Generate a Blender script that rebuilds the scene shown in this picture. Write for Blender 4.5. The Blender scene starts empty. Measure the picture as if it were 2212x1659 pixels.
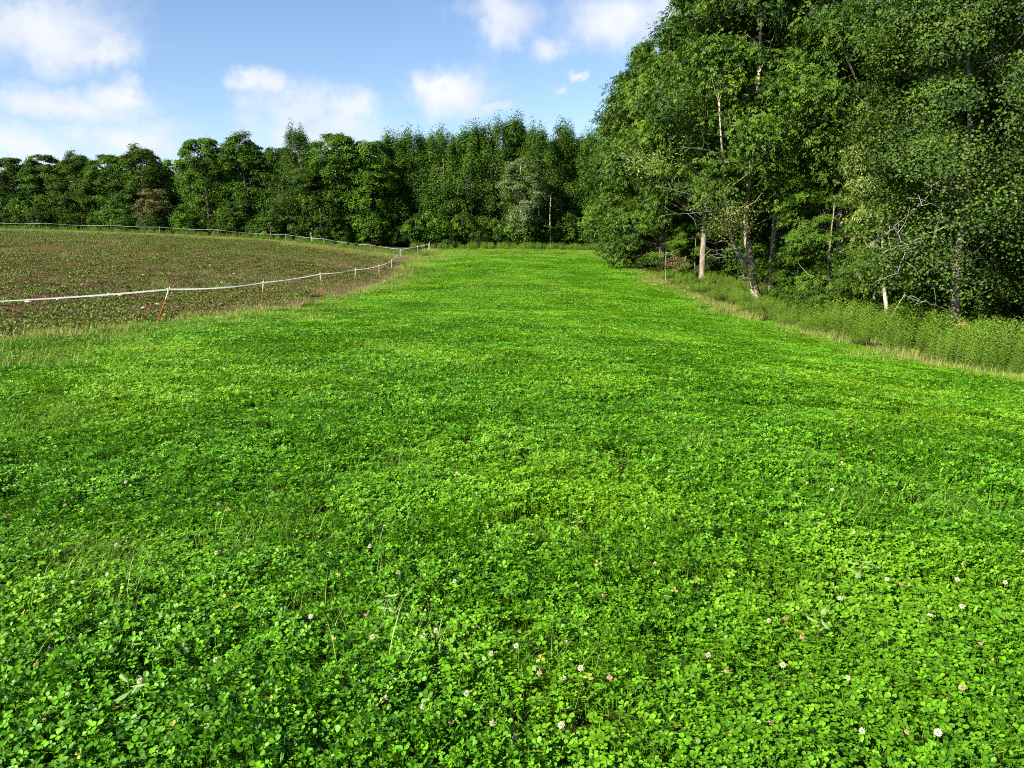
import bpy, math, random
import numpy as np
from mathutils import Vector

sc = bpy.context.scene
C = sc.collection
R = math.radians
rng = np.random.default_rng(11)
random.seed(11)

# ------------------------------------------------------------------ camera
CAMZ = 1.65
F = 1736.0                       # focal length in 2212-px-wide picture units
PITCH = math.atan((829.5 - 530.0) / F)
cam_d = bpy.data.cameras.new('camera')
cam = bpy.data.objects.new('camera', cam_d)
C.objects.link(cam)
cam.location = (0, 0, CAMZ)
cam.rotation_euler = (math.pi / 2 - PITCH, 0, 0)
cam_d.sensor_fit = 'HORIZONTAL'
cam_d.sensor_width = 36.0
cam_d.lens = 36.0 * F / 2212.0
cam_d.clip_start = 0.05
cam_d.clip_end = 5000
sc.camera = cam

# ------------------------------------------------------------------ sun and sky
SUN_DIR = Vector((-0.68, -0.50, 0.54)).normalized()      # towards the sun
SUN_EL = math.asin(SUN_DIR.z)
SUN_AZ = math.atan2(SUN_DIR.x, SUN_DIR.y)
sun_d = bpy.data.lights.new('sun', 'SUN')
sun_d.energy = 5.0
sun_d.angle = R(0.53)
sun_d.color = (1.0, 0.93, 0.78)
sun = bpy.data.objects.new('sun', sun_d)
C.objects.link(sun)
sun.location = SUN_DIR * 200
sun.rotation_euler = SUN_DIR.to_track_quat('Z', 'Y').to_euler()

sc.view_settings.view_transform = 'Standard'
sc.view_settings.look = 'None'
sc.view_settings.exposure = 1.65
sc.view_settings.gamma = 1.0
sc.view_settings.use_curve_mapping = False
sc.cycles.use_denoising = False
sc.cycles.max_bounces = 3
sc.cycles.glossy_bounces = 1
sc.cycles.filter_width = 1.05
sc.cycles.adaptive_threshold = 0.02
sc.cycles.diffuse_bounces = 1
sc.cycles.transmission_bounces = 4
sc.cycles.transparent_max_bounces = 4

world = bpy.data.worlds.new('World')
sc.world = world
world.use_nodes = True


def px_dir(px, py):
    u = (px - 1106.0) / F
    v = (829.5 - py) / F
    cp, sp = math.cos(PITCH), math.sin(PITCH)
    return (u, cp + v * sp, -sp + v * cp)


def P(px, py, D):
    d = px_dir(px, py)
    k = D / d[1]
    return (d[0] * k, D, CAMZ + d[2] * k)


def build_world():
    nt = world.node_tree
    N, L = nt.nodes, nt.links
    N.clear()
    out = N.new('ShaderNodeOutputWorld')
    bg = N.new('ShaderNodeBackground')
    L.new(bg.outputs[0], out.inputs[0])
    sky = N.new('ShaderNodeTexSky')
    sky.sky_type = 'NISHITA'
    sky.sun_disc = False
    sky.sun_elevation = SUN_EL
    sky.sun_rotation = SUN_AZ
    sky.altitude = 300
    sky.air_density = 1.0
    sky.dust_density = 0.25
    sky.ozone_density = 2.0
    tc = N.new('ShaderNodeTexCoord')
    sep = N.new('ShaderNodeSeparateXYZ')
    L.new(tc.outputs['Generated'], sep.inputs[0])

    def math_n(op, a, b=None, c=None, clamp=False):
        m = N.new('ShaderNodeMath')
        m.operation = op
        m.use_clamp = clamp
        for i, s in enumerate((a, b, c)):
            if s is None:
                continue
            if isinstance(s, (int, float)):
                m.inputs[i].default_value = s
            else:
                L.new(s, m.inputs[i])
        return m.outputs[0]
    az = math_n('ARCTAN2', sep.outputs[0], sep.outputs[1])
    el = math_n('ARCSINE', sep.outputs[2])
    co = N.new('ShaderNodeCombineXYZ')
    L.new(az, co.inputs[0])
    L.new(el, co.inputs[1])
    # edges of the clouds are broken up by warping the direction with noise
    nz = N.new('ShaderNodeTexNoise')
    nz.inputs['Scale'].default_value = 9.0
    nz.inputs['Detail'].default_value = 7.0
    nz.inputs['Roughness'].default_value = 0.62
    L.new(tc.outputs['Generated'], nz.inputs['Vector'])
    wsub = N.new('ShaderNodeVectorMath')
    wsub.operation = 'MULTIPLY_ADD'
    wsub.inputs[1].default_value = (0.16, 0.10, 0)
    wsub.inputs[2].default_value = (-0.08, -0.05, 0)
    L.new(nz.outputs['Color'], wsub.inputs[0])
    wco = N.new('ShaderNodeVectorMath')
    wco.operation = 'ADD'
    L.new(co.outputs[0], wco.inputs[0])
    L.new(wsub.outputs[0], wco.inputs[1])
    # cloud banks: (picture x, picture y, half width, half height)
    view = [(90, 50, 200, 85), (230, 95, 110, 40), (150, 215, 190, 42), (250, 195, 70, 40),
            (60, 315, 130, 60), (280, 300, 130, 55),
            (560, 195, 62, 36), (640, 245, 120, 58), (770, 250, 110, 52), (690, 300, 200, 50),
            (1000, 205, 92, 62), (970, 180, 55, 34), (1085, 250, 45, 18),
            (1090, 30, 120, 70), (1060, 85, 75, 40), (1200, 90, 90, 45), (1330, 40, 150, 75), (1480, 20, 110, 60),
            (1250, 190, 34, 14), (1290, 160, 30, 13)]
    blobs = []
    for x, y, rx, ry in view:
        d = Vector(px_dir(x, y)).normalized()
        blobs.append((math.atan2(d.x, d.y), math.asin(d.z), rx / F * 1.05, ry / F * 1.05))
    r2 = random.Random(5)
    for i in range(22):                      # the same kind of cloud all round
        a = 0.75 + (2 * math.pi - 1.5) * (i + r2.random()) / 22
        if a > math.pi:
            a -= 2 * math.pi
        e = r2.uniform(0.1, 0.75)
        w = r2.uniform(0.07, 0.16)
        blobs.append((a, e, w / max(0.5, math.cos(e)), w * r2.uniform(0.35, 0.55)))
    best = None
    for a, e, ra, re in blobs:
        s = N.new('ShaderNodeVectorMath')
        s.operation = 'MULTIPLY_ADD'
        s.inputs[1].default_value = (1 / ra, 1 / re, 0)
        s.inputs[2].default_value = (-a / ra, -e / re, 0)
        L.new(wco.outputs[0], s.inputs[0])
        ln = N.new('ShaderNodeVectorMath')
        ln.operation = 'LENGTH'
        L.new(s.outputs[0], ln.inputs[0])
        v = math_n('SUBTRACT', 0.95, ln.outputs['Value'])
        best = v if best is None else math_n('SMOOTH_MAX', best, v, 0.12)
    nz2 = N.new('ShaderNodeTexNoise')
    nz2.inputs['Scale'].default_value = 22.0
    nz2.inputs['Detail'].default_value = 8.0
    nz2.inputs['Roughness'].default_value = 0.6
    L.new(tc.outputs['Generated'], nz2.inputs['Vector'])
    n2 = math_n('MULTIPLY_ADD', nz2.outputs['Fac'], 1.1, -0.55)
    dens = math_n('ADD', best, n2)
    mr = N.new('ShaderNodeMapRange')
    mr.interpolation_type = 'SMOOTHSTEP'
    mr.inputs['From Min'].default_value = -0.12
    mr.inputs['From Max'].default_value = 0.9
    L.new(dens, mr.inputs['Value'])
    cov = math_n('MULTIPLY', mr.outputs[0], 0.9)
    # bodies: cloud shading put into the colour, noise mixes white with grey
    mr2 = N.new('ShaderNodeMapRange')
    mr2.inputs['From Min'].default_value = 0.30
    mr2.inputs['From Max'].default_value = 0.66
    nz3 = N.new('ShaderNodeTexNoise')
    nz3.inputs['Scale'].default_value = 12.0
    nz3.inputs['Detail'].default_value = 5.0
    L.new(tc.outputs['Generated'], nz3.inputs['Vector'])
    L.new(nz3.outputs['Fac'], mr2.inputs['Value'])
    cc = N.new('ShaderNodeMix')
    cc.data_type = 'RGBA'
    cc.inputs[6].default_value = (4.0, 4.4, 5.1, 1)
    cc.inputs[7].default_value = (5.5, 5.55, 5.7, 1)
    L.new(mr2.outputs[0], cc.inputs[0])
    hsv = N.new('ShaderNodeHueSaturation')
    hsv.inputs['Saturation'].default_value = 1.06
    hsv.inputs['Hue'].default_value = 0.506
    L.new(sky.outputs[0], hsv.inputs['Color'])
    mx = N.new('ShaderNodeMix')
    mx.data_type = 'RGBA'
    L.new(cov, mx.inputs[0])
    L.new(hsv.outputs[0], mx.inputs[6])
    L.new(cc.outputs[2], mx.inputs[7])
    L.new(mx.outputs[2], bg.inputs[0])
    bg.inputs[1].default_value = 0.06


build_world()

# ------------------------------------------------------------------ helpers
def tag(o, label=None, cat=None, group=None, kind=None):
    if label:
        o['label'] = label
    if cat:
        o['category'] = cat
    if group:
        o['group'] = group
    if kind:
        o['kind'] = kind
    return o


def empty(name, loc, rz=0.0):
    o = bpy.data.objects.new(name, None)
    o.empty_display_size = 0.2
    C.objects.link(o)
    o.location = loc
    o.rotation_euler = (0, 0, rz)
    return o


class Geo:
    def __init__(self):
        self.v, self.q, self.t, self.n = [], [], [], 0

    def add(self, v, q, tint):
        v = np.asarray(v, float).reshape(-1, 3)
        q = np.asarray(q, int).reshape(-1, 4)
        self.v.append(v)
        self.q.append(q + self.n)
        self.t.append(np.broadcast_to(np.asarray(tint, float), (len(v),)))
        self.n += len(v)

    def mesh(self, name, mat, smooth=False):
        me = bpy.data.meshes.new(name)
        v = np.concatenate(self.v).astype(np.float32)
        q = np.concatenate(self.q)
        t = np.concatenate(self.t).astype(np.float32)
        tri = q[:, 3] == q[:, 2]
        nl = np.where(tri, 3, 4)
        start = np.concatenate(([0], np.cumsum(nl)[:-1]))
        keep = np.ones(q.shape, bool)
        keep[tri, 3] = False
        loops = q[keep]
        me.vertices.add(len(v))
        me.vertices.foreach_set('co', v.ravel())
        me.loops.add(len(loops))
        me.loops.foreach_set('vertex_index', loops.astype(np.int32))
        me.polygons.add(len(q))
        me.polygons.foreach_set('loop_start', start.astype(np.int32))
        me.polygons.foreach_set('use_smooth', np.full(len(q), smooth))
        me.update(calc_edges=True)
        a = me.attributes.new('tint', 'FLOAT', 'POINT')
        a.data.foreach_set('value', t)
        if mat:
            me.materials.append(mat)
        return me


def obj(name, me, parent=None):
    o = bpy.data.objects.new(name, me)
    C.objects.link(o)
    if parent:
        o.parent = parent
    return o


def unit(a):
    return a / np.maximum(np.linalg.norm(a, axis=-1, keepdims=True), 1e-9)


def rhombs(g, c, a, s, fold, tint, fat=0.5):
    """leaves: c base point, a vector to the tip, s half-width vector; folded along the midrib"""
    n = unit(np.cross(a, s))
    w = np.linalg.norm(s, axis=1, keepdims=True)
    m = c + a * fat
    v = np.stack([c, m + s + n * w * fold, c + a - n * w * 0.3, m - s + n * w * fold], 1)
    q = np.arange(len(c))[:, None] * 4 + np.array([0, 1, 2, 3])
    g.add(v, q, np.repeat(tint, 4))


def ovals(g, c, a, s, fold, tint, notch=0.0):
    """rounded leaflets of two four-sided halves"""
    n = unit(np.cross(a, s))
    w = np.linalg.norm(s, axis=1, keepdims=True)
    up = n * w * fold
    v = np.stack([c, c + a * .38 + s * .82 + up * .8, c + a * .80 + s * .80 + up, c + a * (1 - notch),
                  c + a * .80 - s * .80 + up, c + a * .38 - s * .82 + up * .8], 1)
    k = np.arange(len(c))[:, None] * 6
    q = np.concatenate([k + np.array([0, 1, 2, 3]), k + np.array([0, 3, 4, 5])])
    tt = np.repeat(tint, 6).reshape(-1, 6) + np.array([-.06, 0, .05, -.04, .05, 0])
    g.add(v, q, tt.ravel())


def blades(g, c, d, ln, w, bend, tint, segs=3):
    """grass blades: base c, horizontal lean direction d (N,3), length, half width, bend 0..1"""
    N = len(c)
    side = unit(np.cross(d, np.array([0, 0, 1.0])))
    lay, tt = [], []
    pos = c.copy()
    for i in range(segs + 1):
        t = i / segs
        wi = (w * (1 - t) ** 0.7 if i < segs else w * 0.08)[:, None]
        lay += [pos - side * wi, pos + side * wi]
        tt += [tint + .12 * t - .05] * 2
        ang = bend * (0.25 + 1.15 * t)
        step = (np.cos(ang)[:, None] * np.array([0, 0, 1.0]) + np.sin(ang)[:, None] * d) * (ln / segs)[:, None]
        pos = pos + step
    m = 2 * (segs + 1)
    v = np.stack(lay, 1)
    k = np.arange(N)[:, None] * m
    q = np.concatenate([k + np.array([2 * i, 2 * i + 1, 2 * i + 3, 2 * i + 2]) for i in range(segs)])
    g.add(v, q, np.stack(tt, 1).ravel())


def tube(g, pts, rad, sides=6, tint=0.5, seed=0, rough=0.0):
    pts = np.asarray(pts, float)
    rad = np.asarray(rad, float)
    n = len(pts)
    tan = unit(np.gradient(pts, axis=0))
    ref = np.array([1.0, 0, 0]) if abs(tan[0][0]) < .8 else np.array([0, 1.0, 0])
    u = unit(np.cross(tan, ref))
    w = np.cross(tan, u)
    th = np.linspace(0, 2 * np.pi, sides, endpoint=False)
    rr = rad[:, None]
    if rough:
        rr = rr * (1 + rough * np.random.default_rng(seed).uniform(-1, 1, (n, sides)))
    ring = pts[:, None] + rr[..., None] * (np.cos(th)[None, :, None] * u[:, None] + np.sin(th)[None, :, None] * w[:, None])
    v = np.concatenate([ring.reshape(-1, 3), pts[-1:]])
    q = []
    for i in range(n - 1):
        for j in range(sides):
            a, b = i * sides + j, i * sides + (j + 1) % sides
            q.append((a, b, b + sides, a + sides))
    e = n * sides
    for j in range(sides):
        a, b = (n - 1) * sides + j, (n - 1) * sides + (j + 1) % sides
        q.append((a, b, e, e))
    g.add(v, q, tint)


def smooth_line(pts, n):
    pts = np.asarray(pts, float)
    if len(pts) == 2:
        t = np.linspace(0, 1, n)[:, None]
        return pts[0] + (pts[1] - pts[0]) * t
    ext = np.vstack([2 * pts[0] - pts[1], pts, 2 * pts[-1] - pts[-2]])
    out = []
    for t in np.linspace(0, len(pts) - 1, n):
        i = min(int(t), len(pts) - 2)
        f = t - i
        p0, p1, p2, p3 = ext[i:i + 4]
        out.append(.5 * (2 * p1 + (p2 - p0) * f + (2 * p0 - 5 * p1 + 4 * p2 - p3) * f * f + (3 * p1 - p0 - 3 * p2 + p3) * f ** 3))
    return np.array(out)


def value_noise(x, y, cell, seed):
    """smooth 2-D noise in 0..1"""
    gx, gy = x / cell, y / cell
    ix, iy = np.floor(gx).astype(int), np.floor(gy).astype(int)
    fx, fy = gx - ix, gy - iy
    fx, fy = fx * fx * (3 - 2 * fx), fy * fy * (3 - 2 * fy)

    def h(a, b):
        n = (a * 374761393 + b * 668265263 + seed * 974634777) & 0x7fffffff
        n = ((n ^ (n >> 13)) * 1274126177) & 0x7fffffff
        return ((n ^ (n >> 16)) & 0xffff) / 65535.0
    return (h(ix, iy) * (1 - fx) + h(ix + 1, iy) * fx) * (1 - fy) + (h(ix, iy + 1) * (1 - fx) + h(ix + 1, iy + 1) * fx) * fy


# ------------------------------------------------------------------ materials
def leaf_material(name, dark, light, rough=0.5, trans=0.28, spec=0.4, patch=None, patch_scale=0.35, objvar=0.25, odd=None):
    m = bpy.data.materials.new(name)
    m.use_nodes = True
    nt = m.node_tree
    N, L = nt.nodes, nt.links
    N.clear()
    out = N.new('ShaderNodeOutputMaterial')
    at = N.new('ShaderNodeAttribute')
    at.attribute_name = 'tint'
    mix = N.new('ShaderNodeMix')
    mix.data_type = 'RGBA'
    mix.inputs[6].default_value = (*dark, 1)
    mix.inputs[7].default_value = (*light, 1)
    L.new(at.outputs['Fac'], mix.inputs[0])
    col = mix.outputs[2]
    if odd:                                   # the few yellowed or spotted leaves
        gt = N.new('ShaderNodeMath')
        gt.operation = 'GREATER_THAN'
        gt.inputs[1].default_value = 1.3
        L.new(at.outputs['Fac'], gt.inputs[0])
        m3 = N.new('ShaderNodeMix')
        m3.data_type = 'RGBA'
        L.new(gt.outputs[0], m3.inputs[0])
        L.new(col, m3.inputs[6])
        m3.inputs[7].default_value = (*odd, 1)
        col = m3.outputs[2]
    if patch:
        geo = N.new('ShaderNodeNewGeometry')
        nz = N.new('ShaderNodeTexNoise')
        nz.inputs['Scale'].default_value = patch_scale
        nz.inputs['Detail'].default_value = 4
        L.new(geo.outputs['Position'], nz.inputs['Vector'])
        mr = N.new('ShaderNodeMapRange')
        mr.inputs['From Min'].default_value = .48
        mr.inputs['From Max'].default_value = .72
        L.new(nz.outputs['Fac'], mr.inputs['Value'])
        m2 = N.new('ShaderNodeMix')
        m2.data_type = 'RGBA'
        L.new(mr.outputs[0], m2.inputs[0])
        L.new(col, m2.inputs[6])
        m2.inputs[7].default_value = (*patch, 1)
        col = m2.outputs[2]
    if objvar:
        oi = N.new('ShaderNodeObjectInfo')
        hs = N.new('ShaderNodeHueSaturation')
        v = N.new('ShaderNodeMapRange')
        v.inputs['To Min'].default_value = 1 - objvar
        v.inputs['To Max'].default_value = 1 + objvar
        L.new(oi.outputs['Random'], v.inputs['Value'])
        L.new(v.outputs[0], hs.inputs['Value'])
        L.new(col, hs.inputs['Color'])
        col = hs.outputs[0]
    b = N.new('ShaderNodeBsdfPrincipled')
    b.inputs['Roughness'].default_value = rough
    b.inputs['Specular IOR Level'].default_value = spec
    L.new(col, b.inputs['Base Color'])
    tr = N.new('ShaderNodeBsdfTranslucent')
    g2 = N.new('ShaderNodeMix')
    g2.data_type = 'RGBA'
    g2.blend_type = 'MULTIPLY'
    g2.inputs[0].default_value = 1
    g2.inputs[7].default_value = (1.4, 1.35, 0.7, 1) if name != 'white_tape' else (1, 1, 1, 1)
    L.new(col, g2.inputs[6])
    L.new(g2.outputs[2], tr.inputs['Color'])
    ms = N.new('ShaderNodeMixShader')
    ms.inputs[0].default_value = trans
    L.new(b.outputs[0], ms.inputs[1])
    L.new(tr.outputs[0], ms.inputs[2])
    L.new(ms.outputs[0], out.inputs[0])
    return m


def solid_material(name, a, b, scale=8.0, rough=0.85, bump=0.3, stretch=(1, 1, 1), spec=0.2, detail=6, coords='Object', contrast=(.35, .65), bdist=0.02):
    m = bpy.data.materials.new(name)
    m.use_nodes = True
    nt = m.node_tree
    N, L = nt.nodes, nt.links
    p = N['Principled BSDF']
    p.inputs['Roughness'].default_value = rough
    p.inputs['Specular IOR Level'].default_value = spec
    tc = N.new('ShaderNodeTexCoord')
    mp = N.new('ShaderNodeMapping')
    mp.inputs['Scale'].default_value = stretch
    L.new(tc.outputs[coords], mp.inputs[0])
    nz = N.new('ShaderNodeTexNoise')
    nz.inputs['Scale'].default_value = scale
    nz.inputs['Detail'].default_value = detail
    nz.inputs['Roughness'].default_value = .65
    L.new(mp.outputs[0], nz.inputs['Vector'])
    mr = N.new('ShaderNodeMapRange')
    mr.inputs['From Min'].default_value = contrast[0]
    mr.inputs['From Max'].default_value = contrast[1]
    L.new(nz.outputs['Fac'], mr.inputs['Value'])
    mx = N.new('ShaderNodeMix')
    mx.data_type = 'RGBA'
    mx.inputs[6].default_value = (*a, 1)
    mx.inputs[7].default_value = (*b, 1)
    L.new(mr.outputs[0], mx.inputs[0])
    L.new(mx.outputs[2], p.inputs['Base Color'])
    if bump:
        bp = N.new('ShaderNodeBump')
        bp.inputs['Strength'].default_value = bump
        bp.inputs['Distance'].default_value = bdist
        L.new(nz.outputs['Fac'], bp.inputs['Height'])
        L.new(bp.outputs[0], p.inputs['Normal'])
    return m


M = {}
M['clover'] = leaf_material('clover_leaf', (.014, .070, .002), (.135, .35, .008), rough=.45, trans=.26, spec=.2,
                            patch=(.155, .315, .010), patch_scale=.30, objvar=.05, odd=(.26, .26, .05))
M['grass'] = leaf_material('green_grass', (.07, .17, .014), (.24, .36, .045), rough=.5, trans=.3, objvar=.15)
M['strip_grass'] = leaf_material('pale_mown_grass', (.10, .15, .018), (.27, .30, .06), rough=.6, trans=.25, objvar=.15)
M['dry'] = leaf_material('dry_grass', (.10, .085, .035), (.27, .22, .095), rough=.7, trans=.2, objvar=.2)
M['goldenrod'] = leaf_material('goldenrod_leaf', (.035, .10, .007), (.18, .29, .025), rough=.5, trans=.28, objvar=.2)
M['seedling'] = leaf_material('seedling_leaf', (.040, .070, .008), (.140, .175, .022), rough=.5, trans=.25, objvar=.25)
M['broad'] = leaf_material('broad_weed_leaf', (.12, .25, .05), (.22, .34, .10), rough=.5, trans=.25, objvar=.1)
M['maple'] = leaf_material('maple_leaf', (.009, .036, .003), (.070, .145, .006), rough=.55, spec=.1, trans=.16, objvar=.35)
M['aspen'] = leaf_material('aspen_leaf', (.011, .040, .004), (.075, .145, .012), rough=.5, trans=.2, spec=.12, objvar=.2)
M['ash'] = leaf_material('ash_leaf', (.007, .028, .002), (.075, .145, .006), rough=.5, trans=.18, spec=.18, objvar=.18)
M['round'] = leaf_material('birch_leaf', (.008, .028, .003), (.062, .110, .010), rough=.5, trans=.18, spec=.2, objvar=.18)
M['silver'] = leaf_material('pale_leaf', (.045, .085, .018), (.14, .20, .055), rough=.45, trans=.2, spec=.3, objvar=.1)
M['russet'] = leaf_material('russet_leaf', (.035, .045, .006), (.095, .095, .012), rough=.55, trans=.2, objvar=.15)
M['yellow'] = leaf_material('yellowing_leaf', (.08, .13, .018), (.21, .25, .05), rough=.5, trans=.28, objvar=.1)
M['deadleaf'] = leaf_material('dead_leaf', (.06, .032, .015), (.16, .09, .045), rough=.7, trans=.12, objvar=.1)
M['bark'] = solid_material('grey_bark', (.075, .058, .042), (.27, .23, .18), scale=5, bump=.8, stretch=(1, 1, .28), bdist=.03)
M['ashbark'] = solid_material('lichened_bark', (.13, .105, .07), (.42, .37, .27), scale=5, bump=.7, stretch=(1, 1, .4), bdist=.03)
M['palebark'] = solid_material('pale_bark', (.13, .105, .07), (.44, .40, .30), scale=6, bump=.5, stretch=(1, 1, .5))
M['deadwood'] = solid_material('bleached_wood', (.20, .18, .15), (.46, .43, .38), scale=10, bump=.3)
M['darkwood'] = solid_material('rotten_wood', (.012, .010, .008), (.05, .04, .03), scale=10, bump=.5)
M['soil'] = solid_material('tilled_soil', (.032, .020, .008), (.125, .082, .034), scale=6.0, bump=.9, rough=.95, spec=.05, detail=9, coords='Object', bdist=.05)
M['clod'] = solid_material('soil_clod', (.028, .019, .009), (.115, .082, .042), scale=9, bump=.4, rough=.95, spec=.05)
M['ground'] = solid_material('damp_ground', (.020, .018, .008), (.050, .040, .018), scale=1.2, bump=.5, rough=.95, spec=.05, detail=9)
M['stone'] = solid_material('field_stone', (.30, .26, .20), (.58, .52, .43), scale=14, bump=.4)
M['tape'] = leaf_material('white_tape', (.70, .73, .74), (.82, .82, .80), rough=.5, trans=.55, objvar=0)
M['orange'] = solid_material('orange_fibreglass', (.36, .05, .018), (.50, .10, .035), scale=12, bump=0.05, rough=.5)
M['whitepost'] = solid_material('white_sleeve', (.66, .66, .62), (.80, .80, .76), scale=10, bump=.05, rough=.5)
M['petal'] = leaf_material('clover_petal', (.42, .40, .28), (.66, .64, .50), rough=.6, trans=.15, objvar=.05)
M['petal_old'] = leaf_material('withered_petal', (.22, .11, .07), (.42, .25, .17), rough=.7, trans=.1, objvar=.1)
M['goldflower'] = leaf_material('goldenrod_flower', (.26, .17, .03), (.42, .30, .07), rough=.6, trans=.15, objvar=0)

# ------------------------------------------------------------------ lie of the land
ctrl = [(0, 0, 0), (0, 4, 0), (0, 8, 0), (3, 6, 0), (-4, 6, 0), (-8, 4, .1), (8, 4, -.35), (6, 10, -.35), (-5, 11, 0), (0, -20, .3), (-30, -20, 1), (25, -20, -1)]
for a in [(2212, 830, 16), (2062, 735, 26), (1630, 650, 42), (1510, 602, 55), (1620, 700, 30), (1400, 610, 55), (1300, 548, 92),
          (1900, 770, 21), (940, 542, 95), (335, 710, 18), (563, 667, 27), (692, 643, 34), (764, 622, 43), (818, 607, 51), (845, 591, 59),
          (0, 760, 12.5), (866, 556, 78), (0, 498, 85), (300, 507, 86), (617, 524, 86), (0, 600, 35), (300, 560, 50), (600, 560, 56),
          (1106, 700, 20), (1106, 620, 40), (1106, 570, 66), (1106, 545, 93), (1106, 534, 104)]:
    ctrl.append(P(*a))
ctrl += [(-60, 115, 3.4), (-25, 115, 2.2), (0, 115, 1.6), (15, 115, 1.3), (20, 30, -1.7), (20, 60, -.9), (25, 90, .6), (-75, 40, 1.6), (-90, 85, 3.8),
         (-40, 15, .6), (60, 50, -2), (60, 110, 0), (0, 200, 10), (-120, 200, 12), (100, 200, 8), (0, 140, 3.6), (-60, 145, 5.5)]
CT = np.array(ctrl)


def _phi(r2):
    return np.where(r2 > 1e-9, r2 * np.log(np.maximum(r2, 1e-9)) * .5, 0)


def _fit():
    n = len(CT)
    d2 = ((CT[:, None, :2] - CT[None, :, :2]) ** 2).sum(-1) / 900.0
    K = _phi(d2) + np.eye(n) * .004
    Pm = np.c_[np.ones(n), CT[:, :2] / 30.0]
    A = np.block([[K, Pm], [Pm.T, np.zeros((3, 3))]])
    return np.linalg.solve(A, np.r_[CT[:, 2], np.zeros(3)])


_W = _fit()


def hz(x, y):
    x, y = np.atleast_1d(np.asarray(x, float)), np.atleast_1d(np.asarray(y, float))
    xc, yc = np.clip(x, -110, 90), np.clip(y, -25, 200)
    d2 = ((np.stack([xc, yc], -1)[:, None, :] - CT[None, :, :2]) ** 2).sum(-1) / 900.0
    return _phi(d2) @ _W[:-3] + _W[-3] + xc / 30 * _W[-2] + yc / 30 * _W[-1]


def h1(x, y):
    return float(hz(x, y)[0])


def x_left(D):
    return np.interp(D, [0, 12, 17, 30, 45, 60, 95], [-8.3, -8.0, -7.6, -6.7, -6.9, -7.5, -8.8])


def x_right(D):
    return np.interp(D, [0, 16, 21, 30, 55, 95], [10.9, 10.0, 9.5, 8.9, 9.2, 10.6])


def x_fence(D):
    return np.interp(D, [0, 18, 27, 34, 43, 51, 59, 78], [-8.0, -8.0, -8.45, -8.1, -8.5, -8.5, -8.9, -10.8])


def x_trees(D):
    return np.interp(D, [0, 26, 42, 60, 80, 95, 104], [15.5, 13.6, 12.0, 11.5, 11.0, 12.0, 12.5])


def y_back(x):      # far edge of the tilled field
    return np.interp(x, [-60, -25, -11, -9], [86, 87, 80, 79])


def grid_mesh(name, xs, ys, zf, mat, smooth=True):
    X, Y = np.meshgrid(xs, ys)
    Z = zf(X.ravel(), Y.ravel())
    v = np.stack([X.ravel(), Y.ravel(), Z], 1)
    nx, ny = len(xs), len(ys)
    i = (np.arange(ny - 1)[:, None] * nx + np.arange(nx - 1)[None]).ravel()
    q = np.stack([i, i + 1, i + nx + 1, i + nx], 1)
    g = Geo()
    g.add(v, q, .5)
    return g.mesh(name, mat, smooth)


gx = np.r_[-900, -600, -400, -250, -180, np.arange(-130, 60, 2.0), 70, 90, 130, 200, 350, 600, 900]
gy = np.r_[-200, -100, -50, np.arange(-24, 140, 2.0), 150, 170, 200, 260, 400, 700, 1200]


def ground_z(x, y):
    z = hz(x, y)
    inside = (x < x_fence(y) - 1.2) & (y > 3) & (y < y_back(x) - 1.5) & (x > -75)
    return z - np.where(inside, .25, 0)


tag(obj('ground', grid_mesh('ground', gx, gy, ground_z, M['ground'])), kind='structure')


def soil_z(x, y):
    z = hz(x, y) + .015
    row = np.sin(x * 2 * np.pi / .62 + 1.3 * value_noise(x, y, 9, 3) * 4)
    z = z + .018 * row * (1 - .3 * value_noise(x, y, 2, 4))
    z = z + .05 * (value_noise(x, y, .55, 8) - .5) + .04 * (value_noise(x, y, .23, 9) - .5)
    edge = np.minimum(np.minimum(x_fence(y) + .2 - x, y_back(x) + .3 - y), np.minimum(y - 1, x + 78))
    return z - .22 * np.clip(1 - edge / .8, 0, 1)


sx = np.r_[-80, -70, -62, np.arange(-56, -24, .45), np.arange(-24, -7.3, .16)]
sy = np.r_[np.arange(0.5, 45, .40), np.arange(45, 89, .8)]
tag(obj('tilled_field', grid_mesh('tilled_field', sx, sy, soil_z, M['soil'])), kind='structure')


# ------------------------------------------------------------------ scattering ground cover
_protocol = {}


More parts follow.
